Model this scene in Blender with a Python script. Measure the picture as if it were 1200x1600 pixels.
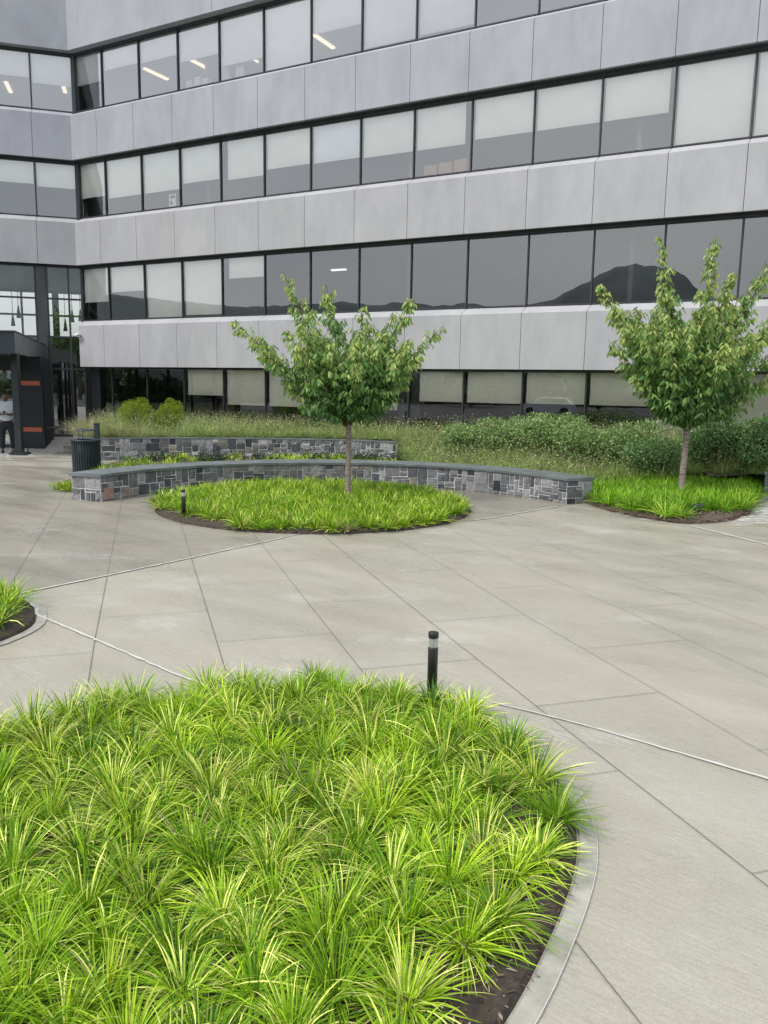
import bpy, bmesh, math, random
import numpy as np
from mathutils import Vector, Matrix

SC = bpy.context.scene
for o in list(bpy.data.objects): bpy.data.objects.remove(o)
COL = SC.collection
RAD = math.radians

# ------------------------------------------------------------------ camera
CH = 2.1
PITCH, ROLL, FPX = 0.156352571, 0.0177622649, 1252.97
cp, sp, cr, sr = math.cos(PITCH), math.sin(PITCH), math.cos(ROLL), math.sin(ROLL)
fw = Vector((0, cp, -sp)); up0 = Vector((0, sp, cp)); rt0 = Vector((1, 0, 0))
rt = cr*rt0 + sr*up0; up = -sr*rt0 + cr*up0
cam = bpy.data.cameras.new('camera'); camo = bpy.data.objects.new('camera', cam); COL.objects.link(camo)
cam.sensor_fit = 'HORIZONTAL'; cam.sensor_width = 36; cam.lens = FPX/1200*36
cam.clip_start = 0.05; cam.clip_end = 5000
M = Matrix((rt, up, -fw)).transposed().to_4x4(); M.translation = (0, 0, CH)
camo.matrix_world = M
SC.camera = camo

# ------------------------------------------------------------------ world / sky (overcast) and sun
SUN_EL, SUN_ROT = 52, 236
w = bpy.data.worlds.new("World"); SC.world = w; w.use_nodes = True
nt = w.node_tree; N = nt.nodes; Lk = nt.links; N.clear()
out = N.new('ShaderNodeOutputWorld'); bg = N.new('ShaderNodeBackground'); bg.inputs[1].default_value = 0.125
sky = N.new('ShaderNodeTexSky'); sky.sky_type = 'NISHITA'; sky.sun_disc = False
sky.sun_elevation = RAD(SUN_EL); sky.sun_rotation = RAD(SUN_ROT); sky.air_density = 1.5; sky.dust_density = 4
tc = N.new('ShaderNodeTexCoord'); mp = N.new('ShaderNodeMapping'); mp.inputs['Scale'].default_value = (1, 1, 2.4)
cl = N.new('ShaderNodeTexNoise'); cl.inputs['Scale'].default_value = 2.2; cl.inputs['Detail'].default_value = 6; cl.inputs['Roughness'].default_value = .5
cr_ = N.new('ShaderNodeValToRGB'); cr_.color_ramp.elements[0].position = .3; cr_.color_ramp.elements[0].color = (4.6, 5.0, 5.7, 1)
cr_.color_ramp.elements[1].position = .72; cr_.color_ramp.elements[1].color = (7.2, 7.3, 7.5, 1)
mx = N.new('ShaderNodeMix'); mx.data_type = 'RGBA'; mx.inputs[0].default_value = .86
Lk.new(tc.outputs['Generated'], mp.inputs[0]); Lk.new(mp.outputs[0], cl.inputs['Vector']); Lk.new(cl.outputs['Fac'], cr_.inputs[0])
Lk.new(sky.outputs[0], mx.inputs[6]); Lk.new(cr_.outputs[0], mx.inputs[7]); Lk.new(mx.outputs[2], bg.inputs[0]); Lk.new(bg.outputs[0], out.inputs[0])
sl = bpy.data.lights.new('sun', 'SUN'); sl.energy = 1.5; sl.angle = RAD(14); sl.color = (1, .96, .9)
so = bpy.data.objects.new('sun', sl); COL.objects.link(so)
_a, _e = RAD(SUN_ROT), RAD(SUN_EL)
sd = Vector((math.sin(_a)*math.cos(_e), math.cos(_a)*math.cos(_e), math.sin(_e)))
so.rotation_euler = sd.to_track_quat('Z', 'Y').to_euler(); so.location = (0, 0, 30)
SC.view_settings.view_transform = 'Standard'; SC.view_settings.look = 'None'
SC.view_settings.gamma = 1; SC.view_settings.exposure = 0.84; SC.view_settings.use_curve_mapping = False
SC.cycles.max_bounces = 8; SC.cycles.transparent_max_bounces = 16

# ------------------------------------------------------------------ materials
MATS = {}
def newmat(name):
    m = bpy.data.materials.new(name); m.use_nodes = True; MATS[name] = m
    return m, m.node_tree.nodes, m.node_tree.links, m.node_tree.nodes['Principled BSDF']
def ramp(N, p0, c0, p1, c1):
    r = N.new('ShaderNodeValToRGB'); e = r.color_ramp.elements
    e[0].position = p0; e[1].position = p1
    e[0].color = tuple(c0)+(1,) if len(c0) == 3 else c0; e[1].color = tuple(c1)+(1,) if len(c1) == 3 else c1
    return r
def noise(N, L, scale, detail=4, rough=.55, vec=None, mscale=None, coord='Object', rot=None):
    t = N.new('ShaderNodeTexNoise'); t.inputs['Scale'].default_value = scale; t.inputs['Detail'].default_value = detail
    t.inputs['Roughness'].default_value = rough
    c = N.new('ShaderNodeTexCoord'); src = vec if vec is not None else c.outputs[coord]
    if mscale or rot:
        m = N.new('ShaderNodeMapping')
        if mscale: m.inputs['Scale'].default_value = mscale
        if rot: m.inputs['Rotation'].default_value = rot
        L.new(src, m.inputs[0]); src = m.outputs[0]
    L.new(src, t.inputs['Vector']); return t
def mix(N, L, a, b, f, mode='MIX'):
    m = N.new('ShaderNodeMix'); m.data_type = 'RGBA'; m.blend_type = mode
    for s, v in ((m.inputs[6], a), (m.inputs[7], b), (m.inputs[0], f)):
        if hasattr(v, 'links') or isinstance(v, bpy.types.NodeSocket): L.new(v, s)
        elif isinstance(v, (tuple, list)): s.default_value = tuple(v)+(1,) if len(v) == 3 else v
        else: s.default_value = v
    return m.outputs[2]
def bump(N, L, h, bs, strength=.3, dist=.01):
    b = N.new('ShaderNodeBump'); b.inputs['Strength'].default_value = strength; b.inputs['Distance'].default_value = dist
    L.new(h, b.inputs['Height']); L.new(b.outputs[0], bs.inputs['Normal'])
def simple(name, col, rough=.5, metal=0, var=.15, scale=8, coat=0, bumpv=0, spec=.5, coord='Object'):
    m, N, L, b = newmat(name)
    n = noise(N, L, scale, coord=coord)
    c0 = tuple(max(0, c*(1-var)) for c in col); c1 = tuple(min(1, c*(1+var)) for c in col)
    r = ramp(N, .3, c0, .7, c1); L.new(n.outputs['Fac'], r.inputs[0]); L.new(r.outputs[0], b.inputs['Base Color'])
    b.inputs['Roughness'].default_value = rough; b.inputs['Metallic'].default_value = metal
    b.inputs['Specular IOR Level'].default_value = spec
    if bumpv:
        n2 = noise(N, L, scale*8); bump(N, L, n2.outputs['Fac'], b, bumpv, .01)
    return m
def emis(name, col, st):
    m, N, L, b = newmat(name); b.inputs['Base Color'].default_value = (.8, .8, .8, 1)
    b.inputs['Emission Color'].default_value = tuple(col)+(1,); b.inputs['Emission Strength'].default_value = st; return m

def m_concrete_panel():
    m, N, L, b = newmat('precast_concrete')
    at = N.new('ShaderNodeAttribute'); at.attribute_name = 'Col'
    n1 = noise(N, L, .7, 5, .6, mscale=(1, 1, .7)); r1 = ramp(N, .3, (.88, .885, .90), .72, (1.05, 1.05, 1.05)); L.new(n1.outputs['Fac'], r1.inputs[0])
    n2 = noise(N, L, 2.4, 6, .65, mscale=(1, 1, .35)); r2 = ramp(N, .35, (.94, .94, .94), .65, (1.05, 1.05, 1.05)); L.new(n2.outputs['Fac'], r2.inputs[0])
    n3 = noise(N, L, 90, 3, .7); r3 = ramp(N, .3, (.94, .94, .94), .7, (1.05, 1.05, 1.05)); L.new(n3.outputs['Fac'], r3.inputs[0])
    c = mix(N, L, (.385, .388, .402), at.outputs['Color'], 1, 'MULTIPLY'); c = mix(N, L, c, r1.outputs[0], 1, 'MULTIPLY')
    c = mix(N, L, c, r2.outputs[0], 1, 'MULTIPLY'); c = mix(N, L, c, r3.outputs[0], 1, 'MULTIPLY')
    n5 = noise(N, L, 5, 4, .6, mscale=(1, 1, .08)); r5 = ramp(N, .58, (1, 1, 1), .82, (.91, .91, .92)); L.new(n5.outputs['Fac'], r5.inputs[0])
    c = mix(N, L, c, r5.outputs[0], 1, 'MULTIPLY')
    L.new(c, b.inputs['Base Color']); b.inputs['Roughness'].default_value = .82
    bump(N, L, n3.outputs['Fac'], b, .25, .004)
m_concrete_panel()

def m_pavement(name, base, dark, offs):
    """brushed concrete slabs: joints' directions u,v; per slab tint, brush streaks, damp blotches"""
    m, N, L, b = newmat(name)
    tcn = N.new('ShaderNodeTexCoord'); mp_ = N.new('ShaderNodeMapping'); mp_.inputs['Rotation'].default_value = (0, 0, -math.atan2(.3013, .9535))
    L.new(tcn.outputs['Object'], mp_.inputs[0]); sx = N.new('ShaderNodeSeparateXYZ'); L.new(mp_.outputs[0], sx.inputs[0])
    def mth(op, a, bb=None):
        n = N.new('ShaderNodeMath'); n.operation = op
        for i, v in enumerate((a, bb)):
            if v is None: continue
            if isinstance(v, (int, float)): n.inputs[i].default_value = v
            else: L.new(v, n.inputs[i])
        return n.outputs[0]
    cc = mth('FLOOR', mth('DIVIDE', mth('ADD', sx.outputs[0], 1.33), .938))
    par = mth('FLOORED_MODULO', cc, 2)
    yy = mth('FLOOR', mth('DIVIDE', mth('SUBTRACT', mth('SUBTRACT', sx.outputs[1], 6.42), mth('MULTIPLY', par, .95)), 1.88))
    cb = N.new('ShaderNodeCombineXYZ'); L.new(cc, cb.inputs[0]); L.new(yy, cb.inputs[1])
    wn = N.new('ShaderNodeTexWhiteNoise'); wn.noise_dimensions = '2D'; L.new(cb.outputs[0], wn.inputs['Vector'])
    rs = ramp(N, 0, (.955, .96, .965), 1, (1.03, 1.025, 1.015)); L.new(wn.outputs['Value'], rs.inputs[0])
    m2 = N.new('ShaderNodeMapping'); m2.inputs['Rotation'].default_value = (0, 0, RAD(38)); L.new(tcn.outputs['Object'], m2.inputs[0])
    br = noise(N, L, 1, 6, .75, vec=m2.outputs[0], mscale=(6, 105, 1)); rb = ramp(N, .3, (.80, .79, .775), .7, (1.17, 1.17, 1.17)); L.new(br.outputs['Fac'], rb.inputs[0])
    # broad rain-damp marks dragged along the brush direction
    dn = noise(N, L, 1, 5, .6, vec=m2.outputs[0], mscale=(.45, 1.7, 1)); rd = ramp(N, .3, dark, .7, (1.03, 1.03, 1.03)); L.new(dn.outputs['Fac'], rd.inputs[0])
    d2 = noise(N, L, .8, 6, .65); r2 = ramp(N, .3, (.94, .92, .885), .7, (1.04, 1.05, 1.055)); L.new(d2.outputs['Fac'], r2.inputs[0])
    gr = noise(N, L, 170, 3, .75); rg = ramp(N, .28, (.78, .78, .775), .72, (1.2, 1.2, 1.2)); L.new(gr.outputs['Fac'], rg.inputs[0])
    g2 = noise(N, L, 48, 4, .75); rg2 = ramp(N, .32, (.90, .895, .885), .68, (1.09, 1.09, 1.09)); L.new(g2.outputs['Fac'], rg2.inputs[0])
    sc = noise(N, L, 1, 7, .8, vec=m2.outputs[0], mscale=(7, 48, 1)); pt = noise(N, L, .75, 3, .5, mscale=(1, 1.6, 1))
    rc = ramp(N, 1.08, (0, 0, 0), 1.3, (.6, .6, .6)); rc.color_ramp.elements[0].position = .55; rc.color_ramp.elements[1].position = .70
    L.new(mth('MULTIPLY', mth('ADD', sc.outputs['Fac'], pt.outputs['Fac']), .5), rc.inputs[0])
    c = mix(N, L, base, rs.outputs[0], 1, 'MULTIPLY')
    for r in (rb, rd, r2, rg, rg2): c = mix(N, L, c, r.outputs[0], 1, 'MULTIPLY')
    c = mix(N, L, c, (.62, .62, .60), rc.outputs[0])
    b.inputs['Specular IOR Level'].default_value = .75
    L.new(c, b.inputs['Base Color'])
    rr_ = ramp(N, .35, (.24, .24, .24), .65, (.44, .44, .44)); L.new(dn.outputs['Fac'], rr_.inputs[0]); L.new(rr_.outputs[0], b.inputs['Roughness'])
    h = mth('ADD', br.outputs['Fac'], mth('MULTIPLY', gr.outputs['Fac'], .4)); bump(N, L, h, b, .45, .004)
m_pavement('brushed_paving', (.355, .338, .288), (.93, .925, .915), 0)
m_pavement('damp_paving', (.275, .258, .22), (.84, .83, .80), 0)

def m_attr(name, rough, mult=(1, 1, 1), transl=0, spec=.4, nscale=0, bumpv=0):
    m, N, L, b = newmat(name)
    at = N.new('ShaderNodeAttribute'); at.attribute_name = 'Col'
    c = mix(N, L, at.outputs['Color'], mult, 1, 'MULTIPLY')
    if nscale:
        n = noise(N, L, nscale, 6, .65); r = ramp(N, .3, (.6, .6, .6), .72, (1.5, 1.5, 1.5)); L.new(n.outputs['Fac'], r.inputs[0])
        c = mix(N, L, c, r.outputs[0], 1, 'MULTIPLY')
        if bumpv:
            n2 = noise(N, L, nscale*2.2, 5, .6); bump(N, L, n2.outputs['Fac'], b, bumpv, .02)
    L.new(c, b.inputs['Base Color']); b.inputs['Roughness'].default_value = rough; b.inputs['Specular IOR Level'].default_value = spec
    if transl:
        tr = N.new('ShaderNodeBsdfTranslucent'); L.new(c, tr.inputs[0]); ms = N.new('ShaderNodeMixShader'); ms.inputs[0].default_value = transl
        o = N['Material Output']; L.new(b.outputs[0], ms.inputs[1]); L.new(tr.outputs[0], ms.inputs[2]); L.new(ms.outputs[0], o.inputs[0])
    return m, N, L, b
m_attr('grass_blade', .5, transl=.2, spec=.25)
m_attr('leaf', .45, transl=.42, spec=.35)
m_attr('small_leaf', .6, transl=.35, spec=.2)
# masonry stones: mottled, with lime-white efflorescence
m, N, L, b = m_attr('granite_stone', .6, nscale=14, bumpv=.6)
base = b.inputs['Base Color'].links[0].from_socket
ne = noise(N, L, 3.2, 7, .72); re = ramp(N, .56, (0, 0, 0), .72, (.6, .6, .6)); L.new(ne.outputs['Fac'], re.inputs[0])
L.new(mix(N, L, base, (.42, .42, .44), re.outputs[0]), b.inputs['Base Color'])
simple('mortar', (.50, .50, .49), .85, var=.3, scale=6, bumpv=.4)
simple('bluestone', (.125, .145, .148), .38, var=.25, scale=2.5, bumpv=.12)
simple('dark_metal', (.018, .022, .027), .42, 0, .15, 4)
simple('soffit_shade_metal', (.050, .058, .066), .5, 0, .2, 3)  # dark head-frame metal, with the shade under each band in its colour
simple('mullion_metal', (.045, .046, .052), .4, .3, .2, 5)
simple('canopy_metal', (.020, .028, .036), .35, .2, .15, 2)
simple('fascia_metal', (.062, .066, .072), .35, .3, .15, 2)
simple('black_panel', (.006, .009, .013), .3, 0, .2, 2)
simple('orange_tape', (.44, .10, .05), .5, 0, .15, 20)
simple('bollard_black', (.012, .012, .013), .4, 0, .3, 6)
simple('can_paint', (.015, .028, .036), .4, 0, .25, 6)
simple('interior_wall', (.30, .30, .31), .9, 0, .12, .5)
simple('interior_ceiling', (.36, .36, .37), .9, 0, .05, .5)
simple('interior_floor', (.06, .06, .062), .8, 0, .2, 1)
simple('blind_fabric', (.93, .93, .88), .9, 0, .05, 1.2)
simple('blind_fabric_warm', (.84, .83, .72), .9, 0, .05, 1.2)
simple('blind_fabric_cool', (.90, .93, .97), .9, 0, .04, 1.2)
simple('white_paint', (.72, .72, .71), .5, 0, .06, 6)
simple('paper', (.8, .8, .8), .8, 0, .03, 6)
simple('cardboard', (.52, .30, .18), .8, 0, .12, 5)
simple('mulch', (.11, .08, .06), .95, 0, .6, 40, bumpv=.9)
simple('soil', (.05, .038, .028), .95, 0, .5, 25, bumpv=.8)
simple('meadow_soil', (.085, .075, .04), .95, 0, .5, 12, bumpv=.6)
simple('joint_dark', (.10, .095, .085), .9, 0, .4, 9)
simple('concrete_edge', (.315, .305, .265), .7, 0, .22, 9, bumpv=.3)
simple('skin', (.12, .062, .04), .5, 0, .1, 8)
simple('shirt', (.50, .54, .58), .85, 0, .12, 5)
simple('trousers', (.012, .013, .017), .85, 0, .2, 8)
simple('hair', (.008, .007, .007), .6, 0, .3, 20)
simple('shoe_leather', (.01, .01, .01), .4, 0, .3, 20)
simple('hazy_hillside', (.095, .115, .115), .95, 0, .4, .02)  # distance haze is put into this paler, bluish base colour
simple('asphalt', (.03, .03, .031), .8, 0, .25, 1.5, bumpv=.3)
simple('lawn', (.06, .10, .03), .95, 0, .35, .5)
simple('bark_rough', (.07, .055, .04), .9, 0, .4, 8, bumpv=.6)
simple('car_paint', (.65, .66, .67), .25, .2, .02, 1)
simple('tyre_rubber', (.015, .015, .015), .8, 0, .2, 5)
simple('lens_housing', (.02, .03, .035), .35, 0, .2, 10)
emis('lamp_tube', (1, .84, .55), .62)
emis('lamp_white', (1, .98, .95), .8)
# cherry bark: grey-pink with horizontal lenticel bands
m, N, L, b = newmat('cherry_bark')
n1 = noise(N, L, 3, 5, .6, mscale=(3, 3, 26)); r1 = ramp(N, .35, (.10, .075, .065), .62, (.30, .24, .215)); L.new(n1.outputs['Fac'], r1.inputs[0])
L.new(r1.outputs[0], b.inputs['Base Color']); b.inputs['Roughness'].default_value = .6; bump(N, L, n1.outputs['Fac'], b, .5, .01)
# white lime streaks and caulk with broken edges (real marks on the paving)
def m_masked(name, col, scale, lo, hi, ms=(1, 1, 1), streak=False):
    m, N, L, b = newmat(name)
    b.inputs['Base Color'].default_value = tuple(col)+(1,); b.inputs['Roughness'].default_value = .75
    at = N.new('ShaderNodeAttribute'); at.attribute_name = 'Col'
    n = noise(N, L, scale, 7, .7, mscale=ms, rot=(0, 0, -.306) if streak else None)
    ml = N.new('ShaderNodeMath'); ml.operation = 'MULTIPLY'; s = N.new('ShaderNodeSeparateColor'); L.new(at.outputs['Color'], s.inputs[0])
    ad = N.new('ShaderNodeMath'); ad.operation = 'ADD'; L.new(n.outputs['Fac'], ad.inputs[0]); L.new(s.outputs[0], ad.inputs[1])
    sb = N.new('ShaderNodeMath'); sb.operation = 'SUBTRACT'; L.new(ad.outputs[0], sb.inputs[0]); sb.inputs[1].default_value = .5
    r = ramp(N, lo, (0, 0, 0), hi, (1, 1, 1)); L.new(sb.outputs[0], r.inputs[0])
    tr = N.new('ShaderNodeBsdfTransparent'); mxs = N.new('ShaderNodeMixShader'); L.new(r.outputs[0], mxs.inputs[0])
    L.new(tr.outputs[0], mxs.inputs[1]); L.new(b.outputs[0], mxs.inputs[2]); L.new(mxs.outputs[0], N['Material Output'].inputs[0])
m_masked('lime_stain', (.74, .74, .73), 5, .42, .62, (1, 2.4, 1), True)
m_masked('caulk', (.50, .49, .455), 14, .36, .60)
m_masked('joint_worn', (.20, .192, .17), 2.2, .25, .75)
m_masked('wet_patch', (.15, .135, .115), .9, .42, .62)

def m_glass(name, tint, refl, fres, wave=.02, rough=.0):
    m, N, L, b = newmat(name); N.remove(b); o = N['Material Output']
    t = N.new('ShaderNodeBsdfTransparent'); t.inputs[0].default_value = tuple(tint)+(1,)
    g = N.new('ShaderNodeBsdfGlossy'); g.inputs['Roughness'].default_value = rough; g.inputs[0].default_value = (.96, .98, 1, 1)
    n = noise(N, L, .9, 2, .5); bp = N.new('ShaderNodeBump'); bp.inputs['Strength'].default_value = wave; bp.inputs['Distance'].default_value = .05
    L.new(n.outputs['Fac'], bp.inputs['Height']); L.new(bp.outputs[0], g.inputs['Normal'])
    f = N.new('ShaderNodeFresnel'); f.inputs[0].default_value = 1.5
    ma = N.new('ShaderNodeMath'); ma.operation = 'MULTIPLY_ADD'; L.new(f.outputs[0], ma.inputs[0]); ma.inputs[1].default_value = fres; ma.inputs[2].default_value = refl
    ma.use_clamp = True
    ms = N.new('ShaderNodeMixShader'); L.new(ma.outputs[0], ms.inputs[0]); L.new(t.outputs[0], ms.inputs[1]); L.new(g.outputs[0], ms.inputs[2]); L.new(ms.outputs[0], o.inputs[0])
m_glass('window_glass', (.97, .97, .955), .15, .85)
m_glass('window_glass_upper', (.84, .83, .86), .22, .9)
m_glass('window_glass_middle', (.66, .66, .66), .13, .8)
m_glass('entrance_glass', (.72, .73, .70), .36, .9)
m_glass('clear_lens', (.93, .93, .93), .06, .8)

# ------------------------------------------------------------------ mesh helpers
class MB:
    def __init__(s): s.v = []; s.f = []; s.c = []; s.m = []; s.sm = []
    def poly(s, pts, faces, col=(1, 1, 1), mi=0, smooth=False):
        o = len(s.v); s.v += [tuple(p) for p in pts]
        for f in faces: s.f.append(tuple(o+i for i in f)); s.c.append(col); s.m.append(mi); s.sm.append(smooth)
    def hexa(s, p, col=(1, 1, 1), mi=0):      # 8 pts: bottom 4 loop, top 4 loop
        s.poly(p, [(0, 3, 2, 1), (4, 5, 6, 7), (0, 1, 5, 4), (1, 2, 6, 5), (2, 3, 7, 6), (3, 0, 4, 7)], col, mi)
    def box(s, x0, x1, y0, y1, z0, z1, col=(1, 1, 1), mi=0, fr=None):
        g = fr if fr else (lambda a, b_, c_: (a, b_, c_))
        s.hexa([g(x0, y0, z0), g(x1, y0, z0), g(x1, y1, z0), g(x0, y1, z0), g(x0, y0, z1), g(x1, y0, z1), g(x1, y1, z1), g(x0, y1, z1)], col, mi)
    def prism(s, prof0, prof1, col=(1, 1, 1), mi=0):   # matching closed profiles, capped
        n = len(prof0)
        s.poly(list(prof0)+list(prof1), [tuple(range(n))[::-1], tuple(range(n, 2*n))]+[(i, (i+1) % n, n+(i+1) % n, n+i) for i in range(n)], col, mi)
    def tube(s, pts, rad, seg=8, col=(1, 1, 1), mi=0, caps=True):
        pts = [Vector(p) for p in pts]; n = len(pts); rings = []
        if not hasattr(rad, '__len__'): rad = [rad]*n
        for i, p in enumerate(pts):
            t = (pts[min(i+1, n-1)]-pts[max(i-1, 0)]).normalized()
            a = t.orthogonal().normalized() if i == 0 else (pa - t*pa.dot(t)).normalized()
            pa = a; b_ = t.cross(a)
            rings.append([p+rad[i]*(math.cos(2*math.pi*k/seg)*a+math.sin(2*math.pi*k/seg)*b_) for k in range(seg)])
        V = [q for r in rings for q in r]; F = []
        for i in range(n-1):
            for k in range(seg): F.append((i*seg+k, i*seg+(k+1) % seg, (i+1)*seg+(k+1) % seg, (i+1)*seg+k))
        s.poly(V, F, col, mi, True)
        if caps: s.poly(rings[0], [tuple(range(seg))[::-1]], col, mi); s.poly(rings[-1], [tuple(range(seg))], col, mi)
    def lathe(s, prof, seg=24, col=(1, 1, 1), mi=0, c=(0, 0), smooth=True):   # prof: (r,z)
        V = []; F = []
        for r, z in prof:
            for k in range(seg): a = 2*math.pi*k/seg; V.append((c[0]+r*math.cos(a), c[1]+r*math.sin(a), z))
        for i in range(len(prof)-1):
            for k in range(seg): F.append((i*seg+k, i*seg+(k+1) % seg, (i+1)*seg+(k+1) % seg, (i+1)*seg+k))
        s.poly(V, F, col, mi, smooth)
    def mesh(s, name, mats):
        me = bpy.data.meshes.new(name); me.from_pydata(s.v, [], s.f); 
        for m in (mats if isinstance(mats, (list, tuple)) else [mats]): me.materials.append(MATS[m])
        me.polygons.foreach_set('material_index', s.m); me.polygons.foreach_set('use_smooth', s.sm)
        at = me.color_attributes.new('Col', 'FLOAT_COLOR', 'CORNER')
        arr = []
        for f, c in zip(s.f, s.c): arr += [c[0], c[1], c[2], 1]*len(f)
        at.data.foreach_set('color', arr); me.update(); return me
    def build(s, name, mats, parent=None, loc=None, rz=0):
        return link(name, s.mesh(name, mats), parent, loc, rz)
def link(name, me, parent=None, loc=None, rz=0):
    o = bpy.data.objects.new(name, me); COL.objects.link(o)
    if parent: o.parent = parent
    if loc is not None: o.location = loc
    if rz: o.rotation_euler = (0, 0, rz)
    return o
def empty(name, loc=(0, 0, 0), rz=0):
    o = bpy.data.objects.new(name, None); COL.objects.link(o); o.location = loc; o.rotation_euler = (0, 0, rz); o.empty_display_size = .2; return o
def tag(o, label=None, cat=None, group=None, kind=None):
    if label: o['label'] = label
    if cat: o['category'] = cat
    if group: o['group'] = group
    if kind: o['kind'] = kind
    return o
def copy_tree(o, parent=None):
    c = o.copy(); COL.objects.link(c); c.parent = parent
    for ch in o.children: copy_tree(ch, c)
    return c

def npmesh(name, verts, quads, cols, mat, smooth=False, parent=None):
    """verts (V,3), quads (F,k) int, cols (F,3)"""
    me = bpy.data.meshes.new(name); V = len(verts); F, k = quads.shape
    me.vertices.add(V); me.vertices.foreach_set('co', verts.astype(np.float32).ravel())
    me.loops.add(F*k); me.loops.foreach_set('vertex_index', quads.astype(np.int32).ravel())
    me.polygons.add(F); me.polygons.foreach_set('loop_start', np.arange(0, F*k, k, dtype=np.int32))
    try: me.polygons.foreach_set('loop_total', np.full(F, k, dtype=np.int32))
    except Exception: pass
    me.materials.append(MATS[mat])
    at = me.color_attributes.new('Col', 'FLOAT_COLOR', 'CORNER')
    c4 = np.ones((F, k, 4), np.float32); c4[:, :, :3] = cols[:, None, :]; at.data.foreach_set('color', c4.ravel())
    if smooth: me.polygons.foreach_set('use_smooth', np.ones(F, bool))
    me.update(calc_edges=True); me.validate()
    return link(name, me, parent)

def in_poly(P, poly):
    x, y = P[:, 0], P[:, 1]; ins = np.zeros(len(P), bool); n = len(poly)
    for i in range(n):
        x0, y0 = poly[i]; x1, y1 = poly[(i+1) % n]
        if y0 == y1: continue
        c = ((y0 > y) != (y1 > y)) & (x < (x1-x0)*(y-y0)/(y1-y0)+x0); ins ^= c
    return ins
def edge_dist(P, poly):
    d = np.full(len(P), 1e9); n = len(poly)
    for i in range(n):
        a = np.array(poly[i]); b_ = np.array(poly[(i+1) % n]); ab = b_-a
        t = np.clip(((P-a)@ab)/(ab@ab+1e-12), 0, 1); d = np.minimum(d, np.linalg.norm(P-(a+t[:, None]*ab), axis=1))
    return d
def smooth_poly(pts, it=2):
    for _ in range(it):
        q = []
        for i in range(len(pts)):
            a, b_ = pts[i], pts[(i+1) % len(pts)]
            q += [(a[0]*.75+b_[0]*.25, a[1]*.75+b_[1]*.25), (a[0]*.25+b_[0]*.75, a[1]*.25+b_[1]*.75)]
        pts = q
    return pts
def offset_poly(pts, d):     # outward for CCW
    n = len(pts); A = sum(pts[i][0]*pts[(i+1) % n][1]-pts[(i+1) % n][0]*pts[i][1] for i in range(n))
    sgn = 1 if A > 0 else -1; r = []
    for i in range(n):
        p, q = pts[i-1], pts[(i+1) % n]; tx, ty = q[0]-p[0], q[1]-p[1]; l = math.hypot(tx, ty) or 1
        r.append((pts[i][0]+sgn*ty/l*d, pts[i][1]-sgn*tx/l*d))
    return r

def blades(name, base, n_per, rng, L=(.25, .38), W=(.004, .007), spread=.05, lean=(8, 60), droop=(20, 90), pal=None, K=7, mat='grass_blade', curl=1.6, tuftvar=None, parent=None, zoff=None):
    """tufted grass: arching ribbons from tuft centres. base (T,3)"""
    T = len(base); n = T*n_per
    tid = np.repeat(np.arange(T), n_per)
    phi = rng.uniform(0, 2*np.pi, n); rr = spread*np.sqrt(rng.uniform(0, 1, n))
    u = rng.uniform(0, 1, n)**.8
    ln = np.radians(lean[0]+(lean[1]-lean[0])*u)              # angle from vertical at base
    dr = np.radians(rng.uniform(droop[0], droop[1], n))*(.4+.6*u)
    sc = (tuftvar if tuftvar is not None else np.ones(T))[tid]
    Ln = rng.uniform(L[0], L[1], n)*sc*(.72+.4*u); Wd = rng.uniform(W[0], W[1], n)
    P = np.zeros((n, K, 3)); P[:, 0] = base[tid]; P[:, 0, 0] += rr*np.cos(phi); P[:, 0, 1] += rr*np.sin(phi)
    twist = rng.normal(0, .25, n)
    for k in range(1, K):
        s = (k-.5)/(K-1); ang = ln+dr*s**curl; ph = phi+twist*s
        st = Ln/(K-1)
        P[:, k, 0] = P[:, k-1, 0]+st*np.sin(ang)*np.cos(ph); P[:, k, 1] = P[:, k-1, 1]+st*np.sin(ang)*np.sin(ph); P[:, k, 2] = P[:, k-1, 2]+st*np.cos(ang)
    P[:, :, 2] = np.maximum(P[:, :, 2], base[tid][:, 2:3]+.006+.01*rng.uniform(0, 1, (n, 1)))
    psi = phi+np.pi/2+rng.normal(0, .35, n)
    S = np.stack([np.cos(psi), np.sin(psi), rng.normal(0, .25, n)], 1)
    prof = np.array([.7, .95, 1, .97, .85, .6, .1]) if K == 7 else np.interp(np.linspace(0, 1, K), [0, .3, .7, 1], [.7, 1, .8, .1])
    H = (Wd[:, None]*prof[None, :]/2)[:, :, None]*S[:, None, :]
    V = np.stack([P-H, P+H], 2).reshape(-1, 3)
    b0 = (np.arange(n)*K*2)[:, None]; k = np.arange(K-1)[None, :]*2
    Q = np.stack([b0+k, b0+k+1, b0+k+3, b0+k+2], 2).reshape(-1, 4)
    pw_ = np.array([p[1] for p in pal]); gt = rng.dirichlet(pw_*7, T); cum = np.cumsum(gt, 1); ci = np.minimum((rng.uniform(0, 1, (n, 1)) > cum[tid]).sum(1), len(pal)-1)
    C = np.array([p[0] for p in pal])[ci]*rng.uniform(.78, 1.22, (n, 1)); tv = rng.uniform(.78, 1.15, (T, 1)); C = C*tv[tid]
    return npmesh(name, V, Q, np.repeat(C, K-1, 0), mat, False, parent)

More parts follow.
